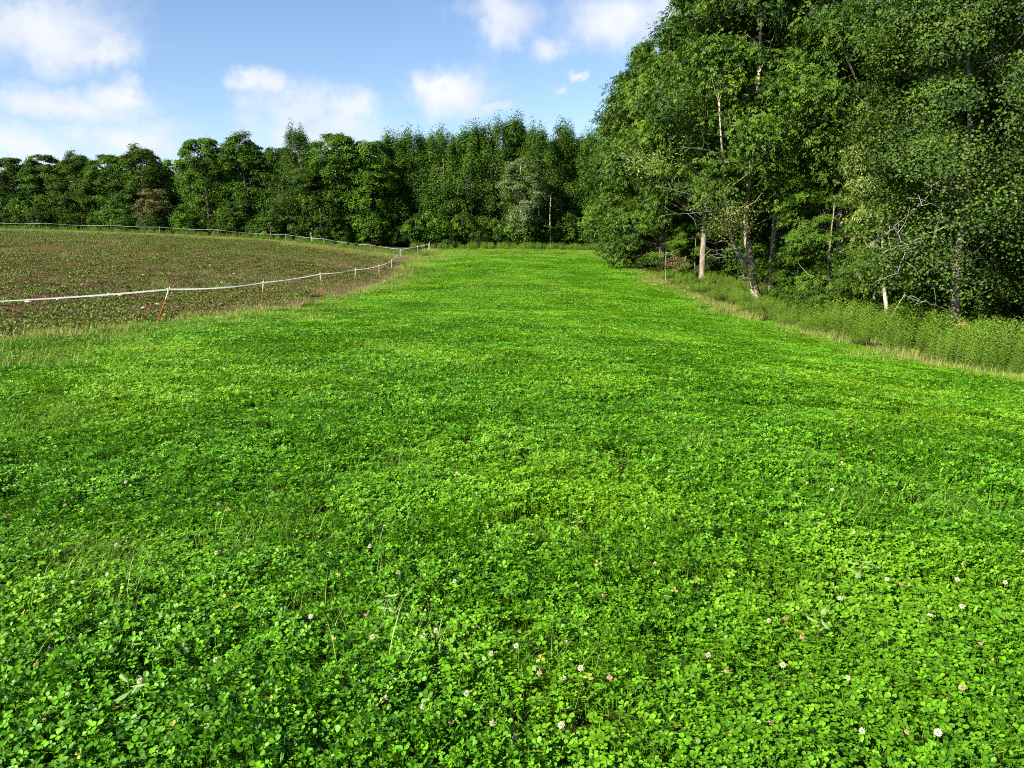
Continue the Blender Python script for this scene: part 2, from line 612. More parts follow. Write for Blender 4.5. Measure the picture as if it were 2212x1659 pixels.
def scatter(name, meshes, pts, rotz, scale, idx=None, label=None, cat=None, tilt=None):
    """one object whose points carry copies of the given patches of plants"""
    pcol = bpy.data.collections.new(name + '_patches')
    for i, me in enumerate(meshes):
        po = bpy.data.objects.new('%s_patch_%02d' % (name, i), me)
        pcol.objects.link(po)
    n = len(pts)
    me = bpy.data.meshes.new(name)
    me.vertices.add(n)
    me.vertices.foreach_set('co', np.asarray(pts, np.float32).ravel())
    rot = np.zeros((n, 3), np.float32)
    pa = np.asarray(pts)
    e = .6
    sx_ = (hz(pa[:, 0] + e, pa[:, 1]) - hz(pa[:, 0] - e, pa[:, 1])) / (2 * e)
    sy_ = (hz(pa[:, 0], pa[:, 1] + e) - hz(pa[:, 0], pa[:, 1] - e)) / (2 * e)
    cr, sr = np.cos(rotz), np.sin(rotz)
    rot[:, 0] = np.arctan(-sx_ * sr + sy_ * cr)          # each patch lies along the slope
    rot[:, 1] = -np.arctan(sx_ * cr + sy_ * sr)
    rot[:, 2] = rotz
    me.attributes.new('rot', 'FLOAT_VECTOR', 'POINT').data.foreach_set('vector', rot.ravel())
    s = np.asarray(scale, np.float32)
    if s.ndim == 1:
        s = np.repeat(s[:, None], 3, 1)
    me.attributes.new('scl', 'FLOAT_VECTOR', 'POINT').data.foreach_set('vector', np.ascontiguousarray(s).ravel())
    if idx is None:
        idx = rng.integers(0, len(meshes), n)
    me.attributes.new('idx', 'INT', 'POINT').data.foreach_set('value', np.asarray(idx, np.int32))
    o = obj(name, me)
    ng = bpy.data.node_groups.new(name + '_scatter', 'GeometryNodeTree')
    ng.interface.new_socket('Geometry', in_out='INPUT', socket_type='NodeSocketGeometry')
    ng.interface.new_socket('Geometry', in_out='OUTPUT', socket_type='NodeSocketGeometry')
    N, L = ng.nodes, ng.links
    gi, go = N.new('NodeGroupInput'), N.new('NodeGroupOutput')
    ci = N.new('GeometryNodeCollectionInfo')
    ci.inputs['Collection'].default_value = pcol
    ci.inputs['Separate Children'].default_value = True
    ip = N.new('GeometryNodeInstanceOnPoints')
    ip.inputs['Pick Instance'].default_value = True

    def attr(nm, ty):
        a = N.new('GeometryNodeInputNamedAttribute')
        a.data_type = ty
        a.inputs['Name'].default_value = nm
        return a.outputs['Attribute']
    L.new(gi.outputs[0], ip.inputs['Points'])
    L.new(ci.outputs[0], ip.inputs['Instance'])
    L.new(attr('idx', 'INT'), ip.inputs['Instance Index'])
    L.new(attr('rot', 'FLOAT_VECTOR'), ip.inputs['Rotation'])
    L.new(attr('scl', 'FLOAT_VECTOR'), ip.inputs['Scale'])
    L.new(ip.outputs[0], go.inputs[0])
    md = o.modifiers.new('scatter', 'NODES')
    md.node_group = ng
    tag(o, label, cat, kind='stuff')
    return o


def disc(n, r, rg, soft=True):
    a = rg.uniform(0, 2 * np.pi, n)
    k = np.sqrt(rg.uniform(0, 1, n))
    if soft:
        k = k * rg.uniform(.75, 1.12, n)
    return np.cos(a) * k * r, np.sin(a) * k * r


def clover_patch(name, n, r, size, seed, hgt=.13, simple=False):
    rg = np.random.default_rng(seed)
    g = Geo()
    x, y = disc(n, r, rg)
    top = hgt * (.62 + .55 * value_noise(x + 31, y + 57, .13 * max(1, r / .35), seed))
    z = top * (1 - .55 * rg.uniform(0, 1, n) ** 2.2)
    c = np.stack([x, y, z], 1)
    nrm = unit(np.stack([rg.normal(-.22, .38, n), rg.normal(-.12, .38, n), np.ones(n)], 1))
    th = rg.uniform(0, 2 * np.pi, n)
    ref = np.stack([np.cos(th), np.sin(th), np.zeros(n)], 1)
    e1 = unit(ref - nrm * (ref * nrm).sum(1, keepdims=True))
    e2 = np.cross(nrm, e1)
    L = size * rg.uniform(.55, 1.45, n)
    tint = np.clip(rg.normal(.48, .27, n), 0, 1.15)
    tint[rg.uniform(0, 1, n) < .006] = 1.6
    for k in range(3):
        a = 2 * np.pi / 3 * k + rg.normal(0, .15, n)
        d = np.cos(a)[:, None] * e1 + np.sin(a)[:, None] * e2
        d = unit(d + nrm * rg.normal(.10, .25, n)[:, None])
        s = unit(np.cross(nrm, d)) * (L * rg.uniform(.40, .52, n))[:, None]
        t2 = tint + rg.normal(0, .05, n)
        if simple:
            rhombs(g, c, d * L[:, None], s * 1.1, .2, t2, fat=.6)
        else:
            ovals(g, c + d * (L * .06)[:, None], d * L[:, None], s, rg.uniform(-.05, .38, n)[:, None], t2, notch=.05)
    # other low herbs mixed in: longer single leaves
    nb = n // 16
    xb, yb = disc(nb, r, rg)
    ab = rg.uniform(0, 6.28, nb)
    eb = rg.uniform(.1, 1.1, nb)
    db_ = np.stack([np.cos(ab) * np.cos(eb), np.sin(ab) * np.cos(eb), np.sin(eb)], 1)
    Lb = size * rg.uniform(1.4, 3.2, nb)
    sb_ = unit(np.cross(db_, [0, 0, 1.0])) * (Lb * rg.uniform(.12, .22, nb))[:, None]
    ovals(g, np.stack([xb, yb, hgt * rg.uniform(.25, .8, nb)], 1), db_ * Lb[:, None], sb_, np.full((nb, 1), .3), np.clip(rg.normal(.75, .3, nb), 0, 1.5))
    # leaf stalks
    m = n if not simple else n // 3
    lean = rg.uniform(0, 2 * np.pi, m)
    d = np.stack([np.cos(lean), np.sin(lean), np.zeros(m)], 1)
    base = c[:m] * np.array([1, 1, 0]) + d * .02
    side = np.cross(d, [0, 0, 1.0]) * .0011
    v = np.stack([base - side, base + side, c[:m] + side, c[:m] - side], 1)
    g.add(v, np.arange(m)[:, None] * 4 + np.arange(4), np.full(m * 4, .35))
    return g.mesh(name, M['clover'])


def jgrid(x0, x1, y0, y1, step, rg, jit=.5):
    X, Y = np.meshgrid(np.arange(x0, x1, step), np.arange(y0, y1, step))
    x = X.ravel() + rg.uniform(-jit, jit, X.size) * step
    y = Y.ravel() + rg.uniform(-jit, jit, X.size) * step
    return x, y


def put3(x, y, dz=0.0):
    return np.stack([x, y, hz(x, y) + dz], 1)


def build_clover():
    rg = np.random.default_rng(3)
    near = [clover_patch('clover_near_%d' % i, 860, .32, .0160, 100 + i) for i in range(10)]
    mid = [clover_patch('clover_mid_%d' % i, 3000, .75, .021, 200 + i, simple=False) for i in range(5)]
    far = [clover_patch('clover_far_%d' % i, 4200, 1.35, .030, 300 + i, simple=True) for i in range(4)]
    # near
    x, y = jgrid(-9, 9, .2, 9.6, .40, rg)
    k = (np.abs(x) < .66 * y + 2.2) & (x > x_left(y) - .2)
    x, y = x[k], y[k]
    sz = .72 + .5 * value_noise(x, y, .8, 21)
    scl = np.stack([rg.uniform(.9, 1.15, len(x)), rg.uniform(.9, 1.15, len(x)), sz * rg.uniform(.85, 1.2, len(x))], 1)
    P3, RZ, SC, IX = [put3(x, y)], [rg.uniform(0, 6.28, len(x))], [scl], [rg.integers(0, 10, len(x))]
    # middle distance
    x, y = jgrid(-22, 14, 9.2, 31, .88, rg)
    k = (x > x_left(y) - .1 + rg.normal(0, .3, len(x))) & (x < x_right(y) - .1 + rg.normal(0, .3, len(x))) & (np.abs(x) < .66 * y + 3)
    x, y = x[k], y[k]
    sz = .85 + .22 * value_noise(x, y, 1.6, 22)
    scl = np.stack([rg.uniform(.9, 1.12, len(x)), rg.uniform(.9, 1.12, len(x)), sz], 1)
    P3.append(put3(x, y)); RZ.append(rg.uniform(0, 6.28, len(x))); SC.append(scl); IX.append(rg.integers(10, 15, len(x)))
    # far
    x, y = jgrid(-12, 13, 30.5, 97, 1.5, rg)
    k = (x > x_left(y) + .5 + rg.normal(0, .35, len(x))) & (x < x_right(y) - .5 + rg.normal(0, .35, len(x)))
    x, y = x[k], y[k]
    scl = np.stack([rg.uniform(.95, 1.15, len(x))] * 2 + [.9 + .2 * value_noise(x, y, 3, 23)], 1)
    P3.append(put3(x, y)); RZ.append(rg.uniform(0, 6.28, len(x))); SC.append(scl); IX.append(rg.integers(15, 19, len(x)))
    scatter('clover', near + mid + far, np.concatenate(P3), np.concatenate(RZ), np.concatenate(SC), np.concatenate(IX),
            'low green clover carpeting the strip between fence and wood', 'clover')


def grass_tuft(name, n, r, ln, seed, mat, w=.0022, bend=.7, wind=None, heads=False):
    rg = np.random.default_rng(seed)
    g = Geo()
    x, y = disc(n, r, rg, False)
    a = rg.uniform(0, 2 * np.pi, n)
    d = np.stack([np.cos(a), np.sin(a), np.zeros(n)], 1)
    if wind is not None:
        d = unit(d * .6 + np.array([wind[0], wind[1], 0]))
        d[:, 2] = 0
    L = ln * rg.uniform(.45, 1.15, n)
    b = np.abs(rg.normal(bend, .38, n))
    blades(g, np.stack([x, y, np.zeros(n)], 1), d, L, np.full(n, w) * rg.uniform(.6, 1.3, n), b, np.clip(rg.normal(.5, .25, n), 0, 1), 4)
    return g.mesh(name, mat)


def build_grasses():
    rg = np.random.default_rng(8)
    tufts = [grass_tuft('tuft_%d' % i, 80, .22, .27, 400 + i, M['grass'], bend=1.15, wind=(.35, -.05), w=.0016) for i in range(4)]
    few = [grass_tuft('sparse_%d' % i, 8, .22, .30, 420 + i, M['grass'], bend=1.0, wind=(.35, -.05), w=.0016) for i in range(4)]
    # tufts that stand out of the clover: picture position and spread
    XY, SCL, IDX = [], [], []
    spots = [(790, 800, 22, .9), (850, 760, 14, .8), (720, 845, 12, .5), (640, 1275, 7, .35), (735, 1060, 7, .4), (600, 1250, 5, .3), (100, 1390, 9, .4), (60, 1330, 6, .3),
             (250, 1190, 6, .4), (1020, 800, 6, .5), (960, 840, 5, .4), (1110, 990, 4, .3), (1500, 1000, 4, .4), (1880, 1130, 4, .3), (870, 1290, 4, .25), (1390, 1200, 3, .2),
             (300, 840, 10, .8), (200, 800, 10, .9), (480, 800, 8, .7), (60, 950, 8, .5), (200, 880, 6, .6), (1230, 1480, 2, .1), (2100, 1150, 4, .3), (1760, 1010, 4, .3)]
    for px, py, n, sp in spots:
        n = int(n * 1.1)
        d = px_dir(px, py)
        k = (CAMZ - .05) / -d[2]
        for it in range(3):
            k = (CAMZ - h1(d[0] * k, d[1] * k)) / -d[2]
        X, Y = d[0] * k, d[1] * k
        XY += [(X + rg.normal(0, sp * .6), Y + rg.normal(0, sp)) for _ in range(n)]
        SCL += list(rg.uniform(.7, 1.15, n))
        IDX += list(rg.integers(0, 4, n))
    x, y = jgrid(-9, 10, .6, 30, .62, rg)
    keep = (rg.uniform(0, 1, len(x)) < .08 + .5 * np.clip(value_noise(x, y, 2.6, 31) * 1.7 - .85, 0, 1)) & (x > x_left(y)) & (x < x_right(y)) & (np.abs(x) < .66 * y + 2)
    for a, b in zip(x[keep], y[keep]):
        XY.append((a, b)); SCL.append(rg.uniform(.5, 1.0)); IDX.append(rg.integers(4, 8))
    XY = np.array(XY)
    scatter('grass_tufts', tufts + few, put3(XY[:, 0], XY[:, 1]), rg.normal(0, .5, len(XY)), np.array(SCL), np.array(IDX),
            'thin pale green grass blades growing up through the clover', 'grass')
    # pale coarse grass along the margins and the mown strips at the far end
    ps = [grass_tuft('margin_%d' % i, 260, .62, .26, 440 + i, M['strip_grass'], bend=.8, w=.005) for i in range(4)]
    x, y = jgrid(-11, 12, 10, 100, .75, rg)
    n1 = value_noise(x, y, 1.7, 41)
    left = np.exp(-((x - x_left(y) - .6) / np.interp(y, [10, 30, 45], [1.9, 1.6, 1.1])) ** 2)
    right = np.exp(-((x - x_right(y) - .4) / 1.15) ** 2)
    far1 = np.where((y > 80) & (y < 85), 1.1, 0) + np.where(y > 92, 1.1, 0)
    farleft = np.where((y > 58) & (x < -5.2 - .0 * y) & (x > x_left(y) - 1), 1.1, 0)
    inner = np.exp(-((y - 41) / 3.5) ** 2) * np.exp(-((x - .5) / 3.2) ** 2) * .9 + np.exp(-((y - 58) / 5) ** 2) * np.exp(-((x + .9) / .7) ** 2) * .8
    pr = np.clip(left * .8 + right * .95 + far1 + farleft, 0, 1) * (.45 + .8 * n1) + inner * np.clip(n1 * 2 - .6, 0, 1)
    k = rg.uniform(0, 1, len(x)) < pr
    k &= (x > x_left(y) - 1.6) & (x < x_trees(y) - .5)
    xv, yv = jgrid(-66, -9, 70, 96, .8, rg)                 # green verge beyond the tilled field
    kv = (yv > y_back(xv) - 6 * rg.uniform(0, 1, len(xv)) ** 1.5) & (yv < y_back(xv) + 6)
    x, y, k = np.r_[x[k], xv[kv]], np.r_[y[k], yv[kv]], np.ones(k.sum() + kv.sum(), bool)
    scatter('margin_grass', ps, put3(x[k], y[k]), rg.uniform(0, 6.28, k.sum()), rg.uniform(.7, 1.15, k.sum()), None,
            'pale yellowish grass fringing the edges of the clover strip', 'grass')
    # straw coloured dead grass by the fence and in bands over the tilled field
    dg = [grass_tuft('dry_%d' % i, 150, .55, .24, 460 + i, M['dry'], bend=.75, w=.0035) for i in range(4)]
    x, y = jgrid(-60, 13, 8, 92, .8, rg)
    fr = 1.2 * np.exp(-((x - (x_fence(y) + .6)) / .9) ** 2) * np.clip((y - 12) / 12, 0.1, 1)
    rgt = np.exp(-((x - x_right(y) - .8) / .8) ** 2) * .2 * (value_noise(x, y, 3, 44) > .4)
    fld = (x < x_fence(y)) * np.clip(value_noise(x * .55, y, 4.5, 46) * 2.6 - 1.25, 0, 1) * .8
    bk = (x < x_fence(y)) * np.exp(-((y - (y_back(x) - 4)) / 3.5) ** 2) * .6
    pr = fr * .9 + rgt + fld + bk
    k = (rg.uniform(0, 1, len(x)) < pr * (.4 + .8 * value_noise(x, y, 1.3, 47))) & (x > -.66 * y - 3) & (y < y_back(x) + 1) & (x < x_trees(y))
    scatter('dry_grass', dg, put3(x[k], y[k]), rg.uniform(0, 6.28, k.sum()), rg.uniform(.55, 1.05, k.sum()), None,
            'straw coloured dead grass along the fence and over the brown field', 'dry grass')


def goldenrod_patch(name, n, r, seed):
    rg = np.random.default_rng(seed)
    g = Geo()
    x, y = disc(n, r, rg)
    for i in range(n):
        H = rg.uniform(.55, 1.05)
        la = rg.uniform(0, 6.28)
        ln = rg.uniform(0, .12)
        top = np.array([x[i] + ln * math.cos(la), y[i] + ln * math.sin(la), H])
        base = np.array([x[i], y[i], 0])
        tube(g, [base, (base + top) / 2 + rg.normal(0, .01, 3), top], [.005, .004, .002], 3, .3)
        m = int(30 * H)
        t = np.linspace(.12, 1, m)
        c = base + (top - base) * t[:, None]
        a = np.arange(m) * 2.4 + rg.uniform(0, 6)
        d = np.stack([np.cos(a), np.sin(a), .25 + .5 * t - .3], 1)
        d = unit(d)
        Ls = (.15 * (1 - .5 * t) + .03) * rg.uniform(.8, 1.25, m)
        s = unit(np.cross(d, [0, 0, 1.0])) * (Ls * .17)[:, None]
        rhombs(g, c, d * Ls[:, None], s, .3, np.clip(rg.normal(.45, .2, m) + .25 * (t - .5), 0, 1), .45)
    return g.mesh(name, M['goldenrod'])


def build_goldenrod():
    rg = np.random.default_rng(17)
    ps = [goldenrod_patch('goldenrod_%d' % i, 13, .5, 500 + i) for i in range(5)]
    x, y = jgrid(8, 22, 12, 97, .58, rg)
    t = (x - x_right(y) - .9) / np.maximum(x_trees(y) + .8 - x_right(y) - .9, .5)
    k = (t > 0 + .25 * (value_noise(x, y, 2.2, 51) - .5)) & (t < np.where((y > 34) & (y < 62), 1.9, 1.15)) & (rg.uniform(0, 1, len(x)) < .45 + .75 * value_noise(x, y, 1.8, 52))
    pts = [put3(x[k], y[k])]
    hs = np.clip(.5 + .5 * np.clip(t[k] * 2.2, 0, 1), .3, 1) * rg.uniform(.75, 1.15, k.sum()) * np.interp(y[k], [15, 30, 35, 60, 95], [1, .95, .45, .5, .65])
    x2, y2 = jgrid(-12, 14, 97.5, 102, .7, rg)
    pts.append(put3(x2, y2))
    hs = np.r_[hs, rg.uniform(.5, .95, len(x2))]
    x3, y3 = jgrid(-66, -8, 80, 93, .8, rg)
    k3 = (y3 > y_back(x3) + .6) & (y3 < y_back(x3) + 4.5)
    pts.append(put3(x3[k3], y3[k3]))
    hs = np.r_[hs, rg.uniform(.35, .75, k3.sum())]
    pts = np.concatenate(pts)
    scatter('goldenrod_bank', ps, pts, rg.uniform(0, 6.28, len(pts)), np.stack([np.clip(hs, .6, 1.1)] * 2 + [hs], 1), None,
            'tall leafy green goldenrod stalks massed along the foot of the wood', 'weeds')


def build_field_cover():
    rg = np.random.default_rng(23)

    def seedlings(name, seed, n, wdt, lng):
        r = np.random.default_rng(seed)
        g = Geo()
        px = r.normal(0, wdt, n)
        py = r.uniform(-lng / 2, lng / 2, n)
        for i in range(n):
            m = int(r.integers(4, 8))
            a = r.uniform(0, 6.28) + np.arange(m) * 6.28 / m + r.normal(0, .3, m)
            el = r.uniform(.25, 1.0, m)
            d = np.stack([np.cos(a) * np.cos(el), np.sin(a) * np.cos(el), np.sin(el)], 1)
            L = r.uniform(.05, .11, m) * r.uniform(.7, 1.2)
            s = unit(np.cross(d, [0, 0, 1.0])) * (L * r.uniform(.24, .36))[:, None]
            c = np.tile([px[i], py[i], .0], (m, 1)) + d * .02
            ovals(g, c, d * L[:, None], s, np.full((m, 1), .2), np.clip(r.normal(.5, .25, m), 0, 1))
        return g.mesh(name, M['seedling'])
    near = [seedlings('seedling_row_%d' % i, 600 + i, 30, .13, 1.5) for i in range(5)]
    X, Y = [], []
    for xr in np.arange(-62, -8.3, .62):
        yy = np.arange(6, 90, 1.35) + rg.uniform(-.3, .3)
        X.append(np.full(len(yy), xr) + rg.normal(0, .06, len(yy)) - 1.3 * .0)
        Y.append(yy)
    x, y = np.concatenate(X), np.concatenate(Y)
    dens = value_noise(x * .45, y, 5, 61) + .75 * (value_noise(x, y * .04, .9, 62) - .5)
    k = (x < x_fence(y) - .2) & (y < y_back(x) - .5) & (x > -.66 * y - 3) & (rg.uniform(0, 1, len(x)) < .58 + .95 * dens)
    x, y = x[k], y[k]
    s = rg.uniform(.75, 1.25, len(x))
    scatter('crop_seedlings', near, put3(x, y, .015), rg.choice([0, math.pi], len(x)) + rg.normal(0, .12, len(x)), s, None,
            'young green crop seedlings in rows on the brown tilled field', 'seedlings')

    def clods(name, seed, n, r0):
        r = np.random.default_rng(seed)
        g = Geo()
        x, y = disc(n, r0, r)
        for i in range(n):
            R0 = r.uniform(.012, .045)
            th = np.linspace(0, 2 * np.pi, 6, endpoint=False)
            ring = np.stack([np.cos(th), np.sin(th)], 1)
            v = []
            for zz, rr in ((-.3, .9), (.25, 1.0), (.65, .6)):
                q = ring * rr * R0 * r.uniform(.7, 1.25, (6, 1))
                v.append(np.c_[q + [x[i], y[i]], np.full(6, zz * R0) + r.normal(0, .12 * R0, 6)])
            v = np.vstack(v + [[[x[i], y[i], R0 * .75]]])
            q = [(l * 6 + j, l * 6 + (j + 1) % 6, l * 6 + 6 + (j + 1) % 6, l * 6 + 6 + j) for l in range(2) for j in range(6)]
            q += [(12 + j, 12 + (j + 1) % 6, 18, 18) for j in range(6)]
            g.add(v, q, .5)
        return g.mesh(name, M['clod'])
    cm = [clods('clods_%d' % i, 650 + i, 90, .8) for i in range(4)]
    x, y = jgrid(-34, -8, 6, 48, 1.15, rg)
    k = (x < x_fence(y)) & (x > -.66 * y - 3)
    x, y = x[k], y[k]
    scatter('soil_clods', cm, put3(x, y, .02), rg.uniform(0, 6.28, len(x)), rg.uniform(.8, 1.3, len(x)), None,
            'dark brown crumbled clods over the tilled soil', 'soil')


build_clover()
build_grasses()
build_goldenrod()
build_field_cover()

# ------------------------------------------------------------------ trees
def crown_profile(kind, t):
    if kind == 'round':
        return np.sqrt(np.clip(1 - ((t - .46) / .585) ** 2, 0, 1))
    if kind == 'spire':
        return np.clip(1.08 - t, 0, 1) ** .55 * np.clip(.35 + t * 4, 0, 1)
    if kind == 'column':
        return np.clip(1.12 - t ** 3.2, 0, 1) ** .6 * np.clip(.65 + t * 2.2, 0, 1)
    return np.sin(np.pi * np.clip(t * .9 + .08, 0, 1)) ** .6


def make_tree(name, seed, H=16.0, rad=4.0, base=.08, nclump=170, per=170, leaf=.16, lw=.45, kind='round', leafkind='simple', mat='maple', trunk_r=.20,
              clump=(1.0, .5), stems=None, droop=.25, bark='bark', mats2=None, twigs=.4, inner=.6, upright=.0, tail=.28, gather=(.05, .5)):
    """returns (trunk mesh, crown mesh): a tapered trunk with limbs that carry leaf clumps through the crown"""
    rg = np.random.default_rng(seed)
    tg, cg = Geo(), Geo()
    if stems is None:
        n = 9
        t = np.linspace(0, 1, n)
        wob = np.cumsum(rg.normal(0, .10, (n, 2)), 0) * (H / 16)
        wob[:2] *= .3
        stems = [(np.c_[wob, t * H * .95], trunk_r * (1 - t * .93) ** .9 + .012)]
    allp = []
    for i, (p, r) in enumerate(stems):
        p = np.asarray(p, float)
        tube(tg, p, r, 10, .5, seed + i, .07)
        f = smooth_line(p, 40)
        allp.append(f)
    allp = np.concatenate(allp)
    # clump centres
    i = np.arange(nclump)
    t = (i + rg.uniform(0, 1, nclump)) / nclump
    t = base + (1 - base) * t ** .9
    az = i * 2.39996 + rg.normal(0, .4, nclump)
    tt = (t - base) / (1 - base)
    ph = rg.uniform(0, 6.28, 4)
    lob = 1 + .16 * np.sin(2 * az + ph[0] + 5 * tt) + .13 * np.sin(3 * az + ph[1] - 9 * tt) + .10 * np.sin(5 * az + ph[2] + 13 * tt)
    rr = rad * crown_profile(kind, tt) * lob * (inner + (1 - inner) * np.sqrt(rg.uniform(0, 1, nclump)))
    ax = np.stack([np.interp(t * H, allp[:, 2][np.argsort(allp[:, 2])], allp[:, k][np.argsort(allp[:, 2])]) for k in (0, 1)], 1)
    cen = np.c_[ax[:, 0] + np.cos(az) * rr, ax[:, 1] + np.sin(az) * rr, t * H + rg.normal(0, .25, nclump)]
    # clumps gather into larger boughs
    nl = max(6, nclump // 12)
    lc = cen[rg.choice(nclump, nl, replace=False)]
    own = np.argmin(((cen[:, None] - lc[None]) ** 2).sum(-1), 1)
    cen += (lc[own] - cen) * rg.uniform(*gather, (nclump, 1))
    # branches
    for j in range(nclump):
        if rg.uniform() > twigs:
            continue
        zt = max(cen[j, 2] - rr[j] * rg.uniform(.25, .8), .12 * H)
        d = np.abs(allp[:, 2] - zt) + .25 * np.hypot(allp[:, 0] - cen[j, 0], allp[:, 1] - cen[j, 1])
        a = allp[np.argmin(d)]
        b = cen[j]
        mid = (a + b) / 2 + rg.normal(0, .12, 3) + np.array([0, 0, -.08 * rr[j]])
        r0 = np.clip(.008 * np.linalg.norm(b - a) + .006, .010, .05)
        tube(tg, smooth_line([a, mid, b], 5), np.linspace(r0, .006, 5), 4, .5)
    # leaves
    ncl = nclump
    cs = clump[0] * rg.uniform(.65, 1.35, ncl) * (rad / 4.0) ** .4 * (1 - .3 * tt ** 3)
    k = np.repeat(np.arange(ncl), per)
    n = len(k)
    v = rg.normal(0, 1, (n, 3))
    v = unit(v) * (rg.uniform(0, 1, n) ** (1 / 2.2) * (1 + .6 * (rg.uniform(0, 1, n) < tail) * rg.uniform(0, 1, n)))[:, None]
    out = unit(np.c_[np.cos(az), np.sin(az), np.full(ncl, .15)])
    flat = clump[1] * rg.uniform(.7, 1.6, ncl)[k] * (1 + upright * 2.2 * tt[k])
    off = v * np.c_[cs[k], cs[k], cs[k] * flat]
    off[:, 2] -= droop * (off[:, 0] * out[k, 0] + off[:, 1] * out[k, 1])     # boughs hang outwards
    c = cen[k] + off
    c[:, 2] = np.maximum(c[:, 2], .12)
    nrm = unit(np.array([0, 0, .75]) + out[k] * .45 + v * .35 + rg.normal(0, .42, (n, 3)))
    th = rg.uniform(0, 6.28, n)
    ref = np.c_[np.cos(th), np.sin(th), np.zeros(n)] + out[k] * .5
    a = unit(ref - nrm * (ref * nrm).sum(1, keepdims=True))
    a = unit(a + np.array([0, 0, -.35]))
    s = unit(np.cross(nrm, a))
    ctint = rg.normal(.46, .24, ncl)
    tint = np.clip(ctint[k] + rg.normal(0, .18, n), 0, 1.1)
    L = leaf * rg.uniform(.65, 1.3, n)
    if leafkind == 'compound':                     # leaf stalks with drooping pairs of leaflets
        Lr = L * 1.9
        a = unit(a + np.array([0, 0, -.1]))
        for f, sd in ((.30, 1), (.30, -1), (.62, 1), (.62, -1), (1.0, 0)):
            bpt = c + a * (Lr * f)[:, None]
            d = unit(a * (.75 if sd else 1) + s * sd * .9 + np.array([0, 0, -.22]) + rg.normal(0, .18, (n, 3)))
            sw = unit(np.cross(nrm, d)) * (L * lw * .5)[:, None]
            rhombs(cg, bpt, d * L[:, None], sw, .25, np.clip(tint + rg.normal(0, .06, n), 0, 1.1), .45)
    else:
        rhombs(cg, c, a * L[:, None], s * (L * lw)[:, None], .25, tint, .48)
    return tg.mesh(name + '_trunk', M[bark], True), cg.mesh(name + '_crown', M[mat])


PROTO = {}


def proto(key, **kw):
    H = kw.get('H', 16.0)
    PROTO[key] = make_tree(key, **kw) + (H, kw.get('rad', 4.0))


proto('maple_a', seed=1, H=16, rad=4.6, nclump=300, per=118, leaf=.22, lw=.47, clump=(.95, .5))
proto('maple_b', seed=2, H=16, rad=4.3, nclump=300, per=115, leaf=.22, lw=.47, kind='column', clump=(.95, .5))
proto('maple_c', seed=3, H=15, rad=4.6, nclump=300, per=118, leaf=.22, lw=.47, clump=(1.0, .45), base=.08)
proto('aspen_a', seed=4, H=17, rad=3.1, nclump=190, per=150, leaf=.17, lw=.42, kind='column', mat='aspen', clump=(.95, .8), upright=.7, tail=.14, trunk_r=.15, bark='palebark', droop=.1)
proto('aspen_b', seed=5, H=17, rad=2.9, nclump=170, per=150, leaf=.17, lw=.42, kind='spire', mat='aspen', clump=(.9, .8), upright=.8, tail=.14, trunk_r=.14, bark='palebark', droop=.1)
proto('ash_far', seed=6, H=18, rad=5.2, nclump=260, per=60, leaf=.185, lw=.56, leafkind='compound', mat='ash', kind='round', tail=.10, gather=(.25, .7), base=.05, clump=(1.15, .5))
proto('ash_near', seed=7, H=18, rad=5.0, nclump=330, per=62, leaf=.145, lw=.56, leafkind='compound', mat='ash', kind='round', tail=.10, gather=(.25, .7), base=.26, clump=(1.15, .5), trunk_r=.22)
proto('ash_wide', seed=8, H=18, rad=5.4, nclump=330, per=62, leaf=.15, lw=.56, leafkind='compound', mat='ash', kind='round', tail=.10, gather=(.25, .7), base=.3, clump=(1.15, .5), trunk_r=.22)
proto('birch', seed=9, H=14, rad=4.0, twigs=.2, nclump=300, per=260, leaf=.098, lw=.42, mat='round', kind='column', base=.12, clump=(.85, .55), trunk_r=.20, droop=.4)
proto('sapling', seed=10, H=7, rad=2.4, nclump=120, per=55, leaf=.115, lw=.42, leafkind='compound', mat='ash', kind='round', tail=.10, gather=(.25, .7), base=.14, clump=(.75, .42), trunk_r=.05, twigs=.12)
proto('shrub', seed=12, H=3, rad=1.6, nclump=60, per=110, leaf=.13, lw=.45, mat='maple', kind='round', base=.08, clump=(.7, .6), trunk_r=.035)
proto('pale_tree', seed=13, H=13, rad=3.4, nclump=150, per=150, leaf=.19, lw=.42, mat='silver', kind='round', base=.2, clump=(.9, .5), trunk_r=.14, bark='palebark')
proto('russet_tree', seed=14, H=11, rad=3.6, nclump=130, per=170, leaf=.22, lw=.47, mat='russet', kind='round', base=.05, clump=(1.1, .36))


def plant(key, x, y, H, label, group=None, wid=1.0, rz=None, cat='tree', name=None, sink=.08, lean=(0, 0)):
    tm, cm, H0, r0 = PROTO[key]
    nm = name or {'maple': 'maple_tree', 'aspen': 'aspen_tree', 'ash': 'ash_tree', 'birch': 'birch_tree', 'sapling': 'sapling', 'shrub': 'shrub', 'pale': 'pale_tree', 'russet': 'russet_tree'}[key.split('_')[0]]
    e = empty(nm, (x, y, h1(x, y) - sink), rng.uniform(0, 6.28) if rz is None else rz)
    k = H / H0
    e.scale = (k * wid, k * wid, k)
    e.rotation_euler.x, e.rotation_euler.y = lean
    tag(e, label, cat, group)
    obj('trunk', tm, e)
    obj('crown', cm, e)
    return e


def top_height(px, ytop, D):
    x, _, z = P(px, ytop, D)
    return x, z - h1(x, D)


G_BACK = 'trees of the far wood behind the fields'
G_RIGHT = 'trees of the wood along the right of the clover'
G_FILL = 'inner trees standing behind the edge of the woods'

